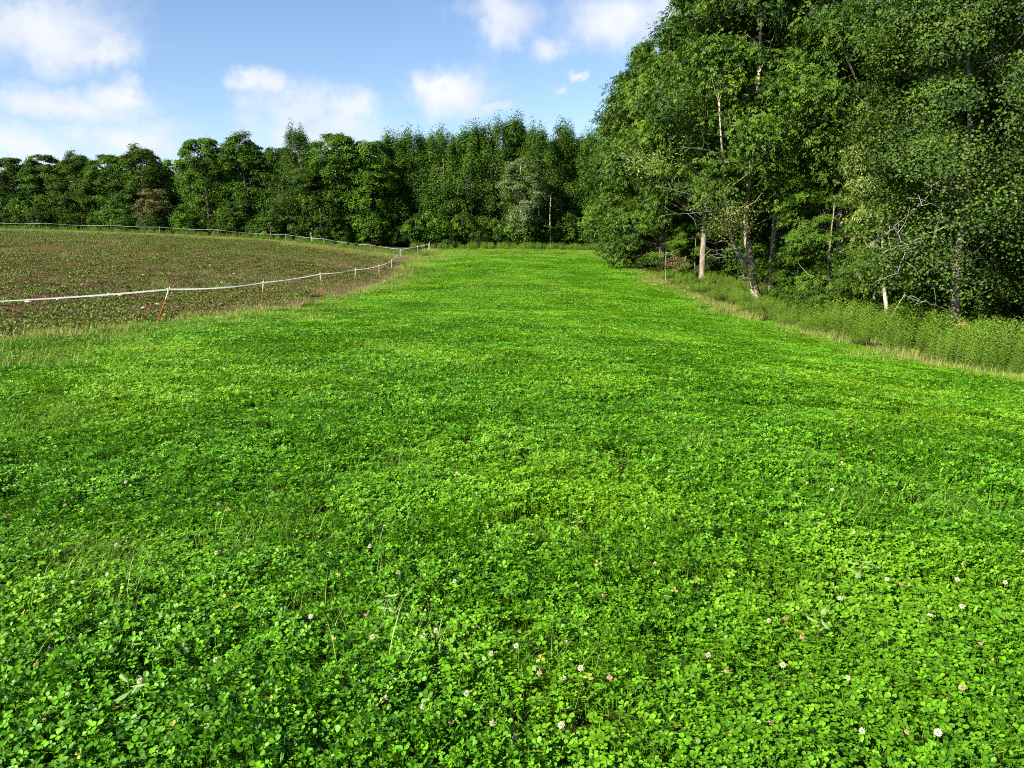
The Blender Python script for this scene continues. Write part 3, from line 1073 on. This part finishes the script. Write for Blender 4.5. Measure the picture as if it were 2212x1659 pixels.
back = [
    (-70, 345, 124, 'maple_b', 1.0, 'dark green maple in the wood beyond the highest end of the brown field'),
    (20, 340, 122, 'maple_a', 1.0, 'dark round-headed maple beyond the highest end of the brown field'),
    (95, 338, 122, 'maple_c', .95, 'broad dark maple on the treeline above the far white tape'),
    (165, 332, 120, 'maple_b', 1.0, 'upright dark maple with a ragged top above the far white tape'),
    (232, 334, 118, 'maple_a', .95, 'layered green maple whose boughs hang low over the far field edge'),
    (300, 318, 116, 'maple_b', 1.05, 'maple with a tufted crown poking above its neighbours behind the russet tree'),
    (372, 347, 118, 'maple_c', .9, 'lower dark maple filling the dip in the far treeline'),
    (440, 298, 110, 'maple_a', .9, 'tall light green maple standing up beside the dip in the far treeline'),
    (525, 294, 110, 'maple_b', .95, 'tall full maple twinned with a lighter one beside the dip in the treeline'),
    (592, 322, 110, 'maple_c', .8, 'narrower dark maple between two tall pairs of far trees'),
    (648, 287, 107, 'aspen_a', 1.1, 'tall narrow tree with a ragged tip behind the leaning pale trunk'),
    (722, 289, 104, 'maple_a', .95, 'large layered maple with a yellowish flat top in the far treeline'),
    (790, 308, 104, 'maple_c', .85, 'dark layered maple above the far corner of the tape fence'),
    (850, 297, 106, 'aspen_b', 1.25, 'spiky-topped aspen above the far corner post'),
    (905, 291, 107, 'aspen_a', 1.1, 'dense upright aspen where the far tape ends'),
    (962, 288, 106, 'aspen_a', 1.1, 'upright aspen above the left end of the mown strip'),
    (1015, 279, 106, 'aspen_b', 1.3, 'pointed aspen above the middle of the mown strip'),
    (1062, 272, 107, 'aspen_a', 1.1, 'tall aspen beside the highest tip of the far wood'),
    (1112, 262, 107, 'aspen_b', 1.25, 'tallest pointed aspen of the far wood behind the silvery tree'),
    (1165, 284, 106, 'aspen_a', 1.05, 'upright aspen just right of the silvery pale tree'),
    (1222, 275, 107, 'aspen_b', 1.2, 'lone feathery aspen tip beside the big bulging wood'),
    (1268, 292, 106, 'aspen_a', 1.0, 'aspen half hidden by the bulging wood at the end of the clover'),
]
for px, yt, D, key, wid, lab in back:
    x, H = top_height(px, yt, D)
    plant(key, x, D, H, lab, G_BACK, wid * (16 / max(H, 8)) ** .5)
# trees standing forward of the row
x, H = top_height(335, 405, 108)
plant('russet_tree', x, 108, H, 'low russet-brown tree in front of the dark far maples', G_BACK, 1.2)
x, H = top_height(1125, 345, 101)
plant('pale_tree', x, 101, H, 'silvery pale-leaved tree at the far edge of the clover', G_BACK, 1.0)
# leaning pale trunk tree
x, _, _ = P(672, 500, 101)
plant('sapling', x, 101, 9.0, 'small tree with a bare leaning trunk under the far maples', G_BACK, 1.2, name='leaning_tree', lean=(0, -.16))
rb = random.Random(3)
for row, D0 in enumerate((116, 129)):
    for i, px in enumerate(range(-160, 1400, 62)):
        px2 = px + rb.uniform(-20, 20) + row * 25
        D = D0 + rb.uniform(-3, 3) + (12 if px2 < 420 else 0)
        yt = np.interp(px2, [-160, 0, 300, 400, 450, 540, 640, 850, 1060, 1120, 1270, 1400], [352, 352, 345, 362, 325, 318, 325, 312, 296, 290, 300, 290]) + rb.uniform(4, 26)
        x, H = top_height(px2, yt, D)
        key = rb.choice(['maple_a', 'maple_b', 'maple_c'] if px2 < 800 else ['aspen_a', 'maple_b', 'aspen_a', 'maple_a'])
        plant(key, x, D, H, '%s of the inner far wood, seen over the front row behind the %s' % ('rounded maple' if key[0] == 'm' else 'feathery aspen', 'brown field' if px2 < 860 else 'clover'), G_FILL, 1.15)

# low growth at the foot of the far wood
for i, px in enumerate(range(-60, 1300, 38)):
    px2 = px + rb.uniform(-12, 12)
    D = np.interp(px2, [0, 400, 700, 1300], [112, 105, 100, 102]) + rb.uniform(-1, 2.5)
    x = P(px2, 530, D)[0]
    plant('shrub', x, D, rb.uniform(2.2, 4.5), 'leafy bush at the dark foot of the far wood', 'bushes along the foot of the far wood', 1.0, cat='bush', name='bush')

# ---- the wood on the right
def stem(pts, r0, r1, n=12, origin=None):
    f = smooth_line(pts, n)
    return f - np.asarray(origin), np.linspace(r0, r1, n)


def special(name, key_label, origin_px, D, stems_px, rads, H, seed, **kw):
    bx, by = P(origin_px[0], origin_px[1], D)[0], D
    o = np.array([bx, by, h1(bx, by) - .05])
    st = []
    for pts, (r0, r1) in zip(stems_px, rads):
        w = [P(*p) for p in pts]
        if pts[0] == 'base':
            pass
        st.append(stem(w, r0, r1, 14, o))
    st[0][0][0] = (0, 0, -.1)
    tm, cm = make_tree(name, seed, H=H, stems=st, **kw)
    e = empty(name, o)
    tag(e, key_label, 'tree', G_RIGHT)
    obj('trunk', tm, e)
    obj('crown', cm, e)
    return e


forked = special('forked_tree', 'big ash with a pale forked trunk and bare dead limbs', (1637, 652), 42,
                 [[(1637, 652, 42), (1626, 605, 42), (1624, 577, 42), (1616, 535, 42.2), (1611, 500, 42.3), (1614, 430, 42.5), (1630, 300, 42.6), (1640, 150, 42.8), (1645, 20, 43), (1648, -60, 43)],
                  [(1624, 580, 42), (1604, 567, 41.9), (1592, 540, 41.6), (1580, 511, 41.3), (1570, 440, 41), (1560, 330, 41), (1552, 200, 41)]],
                 [(.24, .03), (.17, .03)], 18.5, 31, rad=4.9, nclump=300, per=66, leaf=.145, lw=.56, leafkind='compound', mat='ash', kind='round', tail=.10, gather=(.25, .7), base=.26, clump=(1.15, .5), bark='ashbark', twigs=.12)
birch = special('birch_tree', 'birch with a stout grey trunk standing in the goldenrod', (2065, 744), 26,
                [[(2065, 744, 26), (2063, 690, 26), (2064, 640, 26), (2068, 558, 26.1), (2086, 451, 26.2), (2095, 300, 26.4), (2090, 120, 26.5), (2085, 0, 26.6)]],
                [(.17, .03)], 11.5, 32, rad=3.1, nclump=280, per=300, leaf=.092, lw=.42, mat='round', kind='column', base=.17, clump=(.95, .5), droop=.45, twigs=.15, inner=.5)
thin = special('thin_tree', 'slender tree with a pale lichen-covered trunk in a dark gap', (1918, 690), 30,
               [[(1918, 692, 30), (1914, 654, 30), (1910, 623, 30), (1909, 567, 30), (1906, 500, 30), (1900, 400, 30), (1895, 300, 30)]],
               [(.085, .03)], 7.2, 33, rad=1.3, nclump=40, per=60, leaf=.115, lw=.42, leafkind='compound', mat='yellow', kind='round', base=.5, twigs=.2, clump=(.75, .45), bark='palebark')

right = [  # key, x, y, H, width, label
    ('sapling', 13.0, 33.5, 5.4, 1.3, 'bright low sapling leaning out over the goldenrod'),
    ('sapling', 14.2, 31.5, 5.0, 1.0, 'small green sapling between the pale thin trunk and the bright sapling'),
    ('ash_near', 17.0, 38.5, 17.0, .95, 'tall full ash behind the bright low sapling'),
    ('sapling', 13.9, 39.5, 3.4, 1.0, 'small leafy sapling at the foot of the forked ash'),
    ('ash_wide', 15.2, 47.5, 18.5, .9, 'tall broad ash just beyond the forked ash'),
    ('ash_near', 12.9, 55.0, 18.0, .95, 'ash whose trunk shows in the dark hollow of the wood'),
    ('ash_far', 11.6, 63.0, 17.0, .95, 'full ash before the outermost bulge of the wood'),
    ('ash_far', 12.0, 71.5, 17.4, 1.08, 'broad ash whose crown bulges furthest over the clover'),
    ('ash_far', 12.2, 80.0, 17.0, 1.0, 'ash near the far end of the bulging wood'),
    ('ash_far', 12.4, 90.0, 15.5, .95, 'last ash of the wood before the far corner'),
    ('birch', 17.2, 28.5, 8.2, 1.0, 'low full birch crowding the stout birch'),
    ('birch', 18.2, 25.0, 7.0, 1.0, 'small birch at the open end of the wood'),
    ('ash_wide', 18.6, 36.0, 13.5, .9, 'ash deep in the wood behind the stout birch'),
]
for x, y, H in [(10.7, 66, 5.5), (11.2, 61.5, 4.5), (10.6, 71, 6), (10.8, 76, 5), (11.2, 82, 5), (11.6, 88, 5), (12.0, 94, 4.5), (13.0, 58, 4)]:
    plant('sapling', x, y, H, 'low leafy ash regrowth at the foot of the bulging wood', 'ash regrowth along the bulging wood', 1.25)
for key, x, y, H, wid, lab in right:
    plant(key, x, y, H, lab, G_RIGHT, wid)
for key, x, y, H, wid in [('ash_near', 17.0, 42, 18.5, 1.0), ('ash_wide', 17.4, 50, 19, 1.0), ('ash_wide', 17.0, 59, 19, 1.0), ('ash_far', 17, 68, 19, 1.0), ('ash_far', 17.5, 78, 18, 1.0),
                          ('ash_far', 17.5, 88, 17, 1.0), ('ash_far', 17, 98, 16, 1.0), ('birch', 20.5, 31.5, 8, 1.1), ('birch', 22.5, 36, 10, 1.2), ('ash_far', 22.5, 45, 17, 1.1), ('ash_far', 22.5, 54, 18, 1.1), ('ash_far', 22.5, 64, 18, 1.1),
                          ('ash_far', 22.5, 75, 18, 1.1), ('ash_far', 22.5, 86, 17, 1.1), ('maple_a', 24, 26, 7, 1.1), ('maple_b', 27, 33, 8, 1.1), ('maple_c', 30, 40, 9, 1.2)]:
    plant(key, x, y, H, 'inner %s of the right-hand wood showing only through gaps' % key.split('_')[0], G_FILL, wid)
for i, (x, y, H) in enumerate([(15.5, 29.5, 2.6), (16.8, 23.5, 2.2), (15.5, 38, 2.5), (16.5, 49, 2.6), (13.2, 60, 3), (12.3, 68, 2.6), (11.6, 76, 2.6), (11.8, 85, 2.8), (12.2, 94, 3), (19, 29, 2.8), (17.5, 33, 3), (16.5, 46, 3), (16, 55, 3)]):
    plant('shrub', x, y, H, 'dark bush in the undergrowth beneath the ashes', 'undergrowth bushes of the right-hand wood', 1.1, cat='bush', name='bush')
# bare trunks that show low in the shade
def bare_trunk(label, pts, r0, r1, bark='bark', name='bare_trunk', cat='tree trunk'):
    w = [P(*p) for p in pts]
    o = np.array([w[0][0], w[0][1], h1(w[0][0], w[0][1]) - .05])
    f = smooth_line(w, 12) - o
    f[0] = (0, 0, -.1)
    g = Geo()
    tube(g, f, np.linspace(r0, r1, 12), 9, .5, len(label), .08)
    e = obj(name, g.mesh(name, M[bark], True))
    e.location = o
    tag(e, label, cat, 'bare trunks in the shade of the wood')
    return e


bare_trunk('dark trunk in shade left of the pale thin trunk', [(1862, 690, 33), (1860, 640, 33), (1857, 560, 33), (1858, 400, 33.2)], .15, .07)
bare_trunk('thin grey stem rising from the goldenrod under the bright sapling', [(1803, 690, 33), (1798, 640, 33), (1790, 580, 33)], .07, .04)
bare_trunk('thinnest pale stem rising from the goldenrod under the bright sapling', [(1814, 690, 33.2), (1813, 650, 33.2), (1806, 590, 33.2)], .035, .02, 'palebark')
bare_trunk('pale straight trunk at the far edge of the clover', [(1133, 534, 100), (1132, 500, 100), (1134, 470, 100), (1134, 420, 100)], .17, .10, 'palebark')
bare_trunk('second pale trunk near the bulging wood at the far edge', [(1190, 534, 101), (1189, 500, 101), (1188, 470, 101), (1190, 420, 101)], .11, .06, 'palebark')
bare_trunk('leaning bare trunk beneath the far maples by the brown field', [(676, 524, 99), (673, 505, 99), (668, 485, 99.5), (660, 460, 100)], .20, .14, 'bark')


def dead_limbs(parent, runs, r0):
    """bleached leafless limbs, parts of the tree they grow from"""
    o = np.array(parent.location)
    rg = np.random.default_rng(77)
    for pts, r in runs:
        w = np.array([P(*p) for p in pts]) - o
        f = smooth_line(w, 14) + rg.normal(0, .015, (14, 3))
        g = Geo()
        tube(g, f, np.linspace(r * .75, .005, 14), 5, .5)
        for j in range(3, 14, 2):
            d = unit(f[j] - f[j - 1] + rg.normal(0, .25, 3))
            ln = rg.uniform(.3, .9)
            e = f[j] + d * ln + np.array([0, 0, rg.uniform(-.25, .35)])
            tube(g, smooth_line([f[j], (f[j] + e) / 2 + rg.normal(0, .06, 3), e], 5), np.linspace(.007, .003, 5), 4, .5)
        obj('dead_limb', g.mesh('dead_limb', M['deadwood'], True), parent)


dead_limbs(forked, [([(1606, 500, 42), (1570, 468, 40.5), (1545, 456, 39.5), (1500, 425, 38.5), (1460, 412, 38), (1420, 402, 37.5)], .06),
                    ([(1545, 456, 39.5), (1500, 460, 39), (1458, 462, 38.6)], .025),
                    ([(1600, 360, 42), (1560, 335, 39.5), (1520, 322, 38.5), (1475, 318, 38)], .045),
                    ([(1590, 300, 42), (1540, 290, 39.5), (1515, 270, 38.5)], .045),
                    ([(1620, 556, 42), (1577, 555, 41), (1551, 551, 40), (1525, 554, 39.5)], .045),
                    ([(1618, 535, 42), (1626, 519, 40.8), (1586, 538, 40.2), (1535, 540, 39.8)], .03),
                    ([(1592, 530, 41.7), (1570, 520, 40.5), (1540, 526, 39.8)], .025)], .05)
dead_limbs(birch, [([(2066, 480, 26.1), (2000, 508, 25.2), (1965, 525, 24.8), (1934, 534, 24.5), (1909, 547, 24.3)], .035),
                   ([(1975, 520, 24.9), (1955, 545, 24.5), (1940, 590, 24.3)], .014),
                   ([(1970, 522, 24.9), (1945, 510, 24.4), (1930, 490, 24.2)], .014),
                   ([(2070, 436, 26.1), (2035, 451, 25.0), (2010, 440, 24.7), (1980, 447, 24.5)], .025),
                   ([(2035, 451, 25.0), (2027, 475, 24.8), (2014, 522, 24.6)], .014),
                   ([(2055, 672, 26.0), (2007, 655, 25.2), (1972, 647, 24.8), (1955, 636, 24.5)], .035),
                   ([(2060, 590, 26.0), (2085, 575, 25.4), (2100, 562, 25.0)], .02)], .03)


# yellowing spray on the forked tree
def leaf_spray(name, parent_loc, pts, n, mat, seed, spread=.5, leaf=.12):
    rg = np.random.default_rng(seed)
    g = Geo()
    c = []
    for p in pts:
        c.append(np.array(P(*p)) + rg.normal(0, 1, (n, 3)) * np.array([spread, spread * .7, spread * .55]))
    c = np.concatenate(c) - np.asarray(parent_loc)
    m = len(c)
    nrm = unit(rg.normal(0, .5, (m, 3)) + np.array([-.35, -.2, .8]))
    th = rg.uniform(0, 6.28, m)
    ref = np.c_[np.cos(th), np.sin(th), np.full(m, -.4)]
    a = unit(ref - nrm * (ref * nrm).sum(1, keepdims=True))
    L = leaf * rg.uniform(.6, 1.3, m)
    rhombs(g, c, a * L[:, None], unit(np.cross(nrm, a)) * (L * .24)[:, None], .25, np.clip(rg.normal(.5, .25, m), 0, 1), .45)
    return g.mesh(name, M[mat])


def spray(name, me, parent):
    return tag(obj(name, me, parent), kind='stuff')


spray('yellowing_leaves', leaf_spray('yellowing_leaves', forked.location, [(1585, 475, 40.5), (1565, 500, 40.3), (1600, 450, 40.8), (1548, 490, 40), (1572, 460, 40.4), (1600, 490, 40.6)], 330, 'yellow', 5, .42), forked)
spray('yellowing_leaves', leaf_spray('yellowing_leaves', forked.location, [(1380, 345, 38), (1400, 360, 37.8), (1430, 350, 38)], 260, 'yellow', 6, .5), forked)
spray('leaf_sprig', leaf_spray('leaf_sprig', forked.location, [(1615, 590, 41.4), (1640, 600, 41.3), (1655, 590, 41.2)], 260, 'ash', 7, .3), forked)
db = empty('dead_leaf_branch', P(1455, 575, 51))
spray('dead_leaves', leaf_spray('dead_leaves', db.location, [(1448, 572, 51), (1465, 577, 51), (1475, 565, 51), (1455, 555, 51)], 80, 'deadleaf', 8, .24, .15), db)
tag(db, 'broken branch of dead brown leaves hanging at the dark hollow of the wood', 'branch')
sg = Geo()
w = np.array([P(1438, 606, 51), P(1437, 570, 51), P(1442, 545, 51), P(1470, 560, 51)]) - np.array(db.location)
tube(sg, smooth_line(w, 10), np.linspace(.014, .006, 10), 5, .5)
obj('stick', sg.mesh('stick', M['deadwood'], True), db)


def ground_stick(label, pts, r, mat, name, lift=.05):
    w = [P(*p) for p in pts]
    w = np.array([(x, y, max(z, h1(x, y) + lift * .5)) for x, y, z in w])
    o = w.mean(0)
    o[2] = h1(o[0], o[1])
    g = Geo()
    f = smooth_line(w - o, 9)
    tube(g, f, np.linspace(r, r * .45, 9), 7, .5, 3, .15)
    e = obj(name, g.mesh(name, M[mat], True))
    e.location = o
    tag(e, label, 'stick')


ground_stick('bleached fallen stick lying across the margin of the clover', [(1380, 618, 50), (1400, 617, 50), (1425, 614, 50.4)], .06, 'deadwood', 'fallen_stick', .16)
ground_stick('blackened stump of a branch poking up from the goldenrod', [(1668, 690, 33), (1655, 675, 33), (1645, 662, 32.8)], .07, 'darkwood', 'rotten_stick', .5)

# ------------------------------------------------------------------ tape fence
def fence_post(label, base_px, D, top_px, topD, group='posts of the white tape fence', sleeve=.34, foot=None):
    b = np.array(P(*base_px, D))
    b[2] = h1(b[0], b[1])
    t = np.array(P(*top_px, topD))
    e = empty('fence_post', b)
    tag(e, label, 'fence post', group)
    v = t - b
    g = Geo()
    ts = np.array([-.12, .2, .4, 1 - sleeve])
    tube(g, v * ts[:, None], np.full(4, .0075), 8, .5)
    obj('lower_rod', g.mesh('lower_rod', M['orange'], True), e)
    g = Geo()
    ts = np.array([1 - sleeve, .8, .93])
    tube(g, v * ts[:, None], np.full(3, .010), 8, .5)
    obj('white_sleeve', g.mesh('white_sleeve', M['whitepost'], True), e)
    g = Geo()
    ts = np.array([.93, .97, 1.0])
    tube(g, v * ts[:, None], np.array([.0125, .012, .008]), 8, .5)
    obj('tip', g.mesh('tip', M['orange'], True), e)
    g = Geo()                                             # clip that holds the tape
    q = v * .885
    tube(g, [q + [-.02, -.03, -.03], q + [-.02, -.03, .03]], [.012, .012], 6, .5)
    obj('clip', g.mesh('clip', M['whitepost'], True), e)
    return b + v * .885


tp = []
b0 = (-8.05, 9.4)
z0 = h1(*b0)


def post_xy(label, x, y, h=1.02, dx=0, dy=0, sleeve=.34, thin=1.0, group='posts of the white tape fence'):
    b = np.array([x, y, h1(x, y)])
    e = empty('fence_post', b)
    tag(e, label, 'fence post', group)
    v = np.array([dx, dy, h])
    for nm, ts, rr, mt in (('lower_rod', (-.12, .3, 1 - sleeve), (.011, .011, .011), 'orange'), ('white_sleeve', (1 - sleeve, .8, .93), (.0135, .0135, .0135), 'whitepost'), ('tip', (.93, .97, 1.0), (.0125, .012, .008), 'orange')):
        g = Geo()
        tube(g, v * np.array(ts)[:, None], np.array(rr) * .75 * thin, 8, .5)
        obj(nm, g.mesh(nm, M[mt], True), e)
    return b + v * .885


tp.append(post_xy('orange fence post at the very start of the white tape', -8.05, 9.2, 1.0))
tp.append(fence_post('orange and white fence post leaning steeply over the tape', (335, 712), 18, (369, 614), 18.15))
tp.append(fence_post('orange fence post with white top, next after the steeply leaning one', (563, 669), 27, (570, 603), 27.1))
tp.append(fence_post('thin orange fence post in straw grass, second after the leaning one', (692, 645), 34, (692, 585), 34))
tp.append(fence_post('fence post where the tape makes its low dip', (766, 624), 43, (768, 577), 43, sleeve=.5))
tp.append(fence_post('short-looking fence post beyond the low dip of the tape', (818, 608), 51, (819, 570), 51, sleeve=.5))
tp.append(fence_post('fence post before the tape climbs to the corner', (845, 593), 59, (846, 559), 59, sleeve=.6))
tp.append(fence_post('tall white-sleeved corner post where the tape turns', (866, 560), 78, (866, 536), 78, sleeve=.95))
corner = tp[-1]
t_right = [corner,
           np.array([-9.6, 83, h1(-9.6, 83) + .95]), np.array([-9.2, 90, h1(-9.2, 90) + 1.0]), np.array([-9.7, 96, h1(-9.7, 96) + 1.0])]
for i, (lab, pt) in enumerate(zip(['white post on the tape spur behind the corner post', 'white post midway along the tape spur towards the wood', 'last white post of the tape spur beside the goldenrod'], t_right[1:])):
    t_right[i + 1] = post_xy(lab, pt[0], pt[1], 1.05, sleeve=.9)
t_back = [corner]
ft = [(800, 538, 80), (700, 531, 83), (617, 519, 85), (470, 509, 86.5), (345, 501, 86.5), (240, 497, 86.5), (100, 492, 86.5), (-40, 490, 86.5)]
for i, (px, py, D) in enumerate(ft):
    x = P(px, py, D)[0]
    t_back.append(post_xy('white sleeved post of the far tape along the top of the brown field', x, D, 1.0, sleeve=.5, thin=.6, group='posts of the far tape'))


def tape(name, label, tops, width, sag, seed):
    rg = np.random.default_rng(seed)
    g = Geo()
    V, Q = [], []
    k = 0
    for i in range(len(tops) - 1):
        a, b = np.array(tops[i]), np.array(tops[i + 1])
        n = 22
        s = np.linspace(0, 1, n)
        c = a + (b - a) * s[:, None]
        c[:, 2] -= sag * np.linalg.norm(b - a) / 9 * 4 * s * (1 - s) * rg.uniform(.6, 1.2)
        tw = rg.uniform(-.5, .9) * np.sin(np.pi * s) + .35 * np.sin(2 * np.pi * s * rg.integers(1, 3))
        d = unit(b - a)
        hor = unit(np.cross(d, [0, 0, 1.0]))
        up = np.cos(tw)[:, None] * np.array([0, 0, 1.0]) + np.sin(tw)[:, None] * hor
        off = unit(np.cross(up, d)) * .0006
        lay = np.stack([c - up * width / 2 - off, c + up * width / 2 - off, c + up * width / 2 + off, c - up * width / 2 + off], 1)
        V.append(lay.reshape(-1, 3))
        for j in range(n - 1):
            m = k + j * 4
            for f in range(4):
                Q.append((m + f, m + (f + 1) % 4, m + 4 + (f + 1) % 4, m + 4 + f))
        k += n * 4
    g.add(np.vstack(V), Q, .5)
    return tag(obj(name, g.mesh(name, M['tape'])), label, 'fence tape')


tape('fence_tape', 'long white tape running beside the clover from post to post', tp, .034, .05, 1)
tape('fence_tape', 'short white tape spur from the corner post to the wood', t_right, .05, .10, 2)
tape('fence_tape', 'thin far white tape along the top of the brown field', t_back, .016, .14, 3)

# ------------------------------------------------------------------ small single things
def lump(name, size, seed):
    rg = np.random.default_rng(seed)
    g = Geo()
    v, q = [], []
    n, m = 9, 5
    for j in range(m):
        f = (j + .6) / m * math.pi * .95
        for i in range(n):
            th = i / n * 2 * math.pi
            k = 1 + rg.uniform(-.18, .18)
            v.append((size[0] * math.sin(f) * math.cos(th) * k, size[1] * math.sin(f) * math.sin(th) * k, size[2] * math.cos(f) * k))
    v += [(0, 0, size[2] * 1.0), (0, 0, -size[2])]
    for j in range(m - 1):
        for i in range(n):
            q.append((j * n + i, (j + 1) * n + i, (j + 1) * n + (i + 1) % n, j * n + (i + 1) % n))
    for i in range(n):
        q.append((i, (i + 1) % n, n * m, n * m))
        q.append(((m - 1) * n + (i + 1) % n, (m - 1) * n + i, n * m + 1, n * m + 1))
    g.add(np.array(v), q, .5)
    return g.mesh(name, M['stone'])


def ground_at(px, py):
    d = px_dir(px, py)
    k = CAMZ / max(-d[2], .01)
    for _ in range(12):
        k = .5 * k + .5 * (CAMZ - h1(d[0] * k, d[1] * k)) / max(-d[2], .004)
    return d[0] * k, d[1] * k


sm = [lump('stone', (.09, .06, .035), 1), lump('stone', (.06, .05, .03), 2), lump('stone', (.12, .07, .03), 3)]
for i, (px, py) in enumerate([(177, 617), (235, 637), (225, 631), (260, 640), (205, 627), (310, 595), (365, 594), (430, 600), (455, 583), (105, 626), (125, 650), (340, 660), (480, 612), (505, 593), (150, 600), (310, 668), (400, 590), (60, 655)]):
    x, y = ground_at(px, py)
    o = obj('field_stone', sm[i % 3])
    o.location = (x, y, h1(x, y) + .045)
    k = rng.uniform(.7, 1.3)
    o.scale = (k, k, k)
    o.rotation_euler = (0, 0, rng.uniform(0, 6))
    tag(o, 'small pale stone lying among the seedlings on the tilled soil', 'stone', 'stones on the tilled field')


def flower_meshes(seed, withered):
    rg = np.random.default_rng(seed)
    g = Geo()
    n = 46
    i = np.arange(n)
    z = 1 - (i + .5) / n * (1.75 if not withered else 1.5)
    th = i * 2.39996
    r = np.sqrt(np.clip(1 - z * z, 0, 1))
    d = np.stack([r * np.cos(th), r * np.sin(th), z], 1)
    if withered:
        d = unit(d + np.array([0, 0, -.9]))
    L = np.full(n, .012) * rg.uniform(.8, 1.2, n)
    s = unit(np.cross(d, [.3, .1, 1.0])) * .0026
    rhombs(g, d * .002, d * L[:, None], s, .5, np.clip(rg.normal(.6, .3, n), 0, 1), .7)
    head = g.mesh('flower_head', M['petal_old' if withered else 'petal'])
    g = Geo()
    tube(g, [(.01, 0, -.16), (.006, 0, -.08), (0, 0, 0)], [.0012, .0012, .001], 4, .5)
    return head, g.mesh('flower_stem', M['clover'])


fm = [flower_meshes(i, False) for i in range(3)]
fw = [flower_meshes(i + 5, True) for i in range(3)]


def flower(x, y, old, s=1.0):
    hd, st = (fw if old else fm)[int(rng.integers(0, 3))]
    e = empty('clover_flower', (x, y, h1(x, y) + rng.uniform(.10, .15)), rng.uniform(0, 6.28))
    e.rotation_euler.x = rng.normal(0, .25)
    e.scale = (s, s, s)
    if old:
        tag(e, 'withered brown clover flower head among the green leaves', 'flower', 'withered clover flowers')
    else:
        tag(e, 'white clover flower head standing above the green leaves', 'flower', 'white clover flowers')
    obj('flower_head', hd, e)
    obj('stem', st, e)


for px, py, old in [(915, 1300, 0), (945, 1418, 0), (1115, 1455, 0), (985, 1302, 0), (1680, 1480, 0), (1430, 1530, 0), (865, 1290, 0), (1900, 1300, 0), (400, 1470, 0), (195, 1280, 0),
                    (1800, 1350, 0), (1990, 1380, 0), (2060, 1350, 0), (720, 1230, 1), (805, 1230, 0), (480, 1240, 0), (1340, 1130, 0), (1880, 1265, 0), (1930, 1315, 1), (1300, 1340, 1),
                    (815, 1415, 1), (1160, 1500, 0), (1720, 1430, 1), (2100, 1430, 1), (430, 1590, 0), (320, 1540, 0), (560, 1275, 0), (940, 1075, 0), (1270, 1270, 1), (1460, 1075, 0),
                    (1440, 1130, 0), (2050, 1290, 0), (2150, 1310, 0), (1560, 1500, 1), (1240, 1515, 1), (640, 1390, 1), (130, 1460, 1), (100, 1500, 1), (1650, 1380, 0), (1010, 1560, 0)]:
    x, y = ground_at(px, py)
    flower(x, y * .985, old, .8)
rf = random.Random(9)
for i in range(150):
    y = 2.3 + 20 * rf.random() ** 1.4
    x = rf.uniform(-.64, .64) * y
    if x_left(y) + .3 < x < x_right(y) - .3:
        flower(x, y, rf.random() < .45, rf.uniform(.6, .9))


def broad_weed(label, px, py, seed, n=6, leaf=.06):
    rg = np.random.default_rng(seed)
    x, y = ground_at(px, py)
    e = empty('broadleaf_weed', (x, y, h1(x, y)), rg.uniform(0, 6))
    tag(e, label, 'weed')
    g = Geo()
    top = np.array([rg.normal(0, .03), rg.normal(0, .03), .20])
    tube(g, smooth_line([(0, 0, -.02), top * .5 + [.01, 0, 0], top], 6), np.linspace(.003, .0016, 6), 6, .5)
    obj('stem', g.mesh('stem', M['deadleaf'], True), e)
    for i in range(n):
        g = Geo()
        a = i * 2.4
        d = unit(np.array([math.cos(a), math.sin(a), rg.uniform(-.25, .55)]))
        L = leaf * rg.uniform(.7, 1.3)
        c = top * (.55 + .45 * i / n)
        s = unit(np.cross(d, [0, 0, 1.0])) * L * .21
        ovals(g, c[None], (d * L)[None], s[None], np.array([[.3]]), np.array([.5 + .08 * i]))
        obj('leaf', g.mesh('leaf', M['broad']), e)


for lab, px, py, s in [('broad-leaved weed with long pale leaves among the clover beside a grass tuft', 305, 1580, 1), ('small pointed-leaf weed beside a white clover flower', 1760, 1420, 2),
                       ('tall narrow-leaf weed with reddish stem in the clover', 868, 1370, 3), ('little broadleaf weed in the thick clover near brown flower heads', 1850, 1300, 4), ('broadleaf weed low in the clover', 1250, 1180, 5)]:
    broad_weed(lab, px, py, s)


def goldenrod_bloom():
    D = 19.5
    x = P(2085, 770, D)[0]
    e = empty('goldenrod_plant', (x, D, h1(x, D)))
    tag(e, 'single goldenrod with a bent yellow flower plume below the stout birch', 'flower')
    g = Geo()
    pts = [(0, 0, 0), (.02, 0, .5), (-.02, 0, .9), (-.12, -.02, 1.02), (-.26, -.03, .98)]
    tube(g, smooth_line(pts, 12), np.linspace(.006, .002, 12), 5, .5)
    obj('stem', g.mesh('stem', M['goldenrod'], True), e)
    rg = np.random.default_rng(4)
    n = 260
    t = rg.uniform(0, 1, n)
    ln = smooth_line([(.02, 0, .95), (-.12, -.02, 1.03), (-.30, -.03, .99)], 30)
    c = ln[(t * 29).astype(int)] + rg.normal(0, .022, (n, 3)) + np.array([0, 0, .02])
    d = unit(rg.normal(0, 1, (n, 3)))
    g = Geo()
    rhombs(g, c, d * .02, unit(np.cross(d, rg.normal(0, 1, (n, 3)))) * .007, .2, rg.uniform(0, 1, n), .5)
    obj('flower_plume', g.mesh('flower_plume', M['goldflower']), e)


goldenrod_bloom()
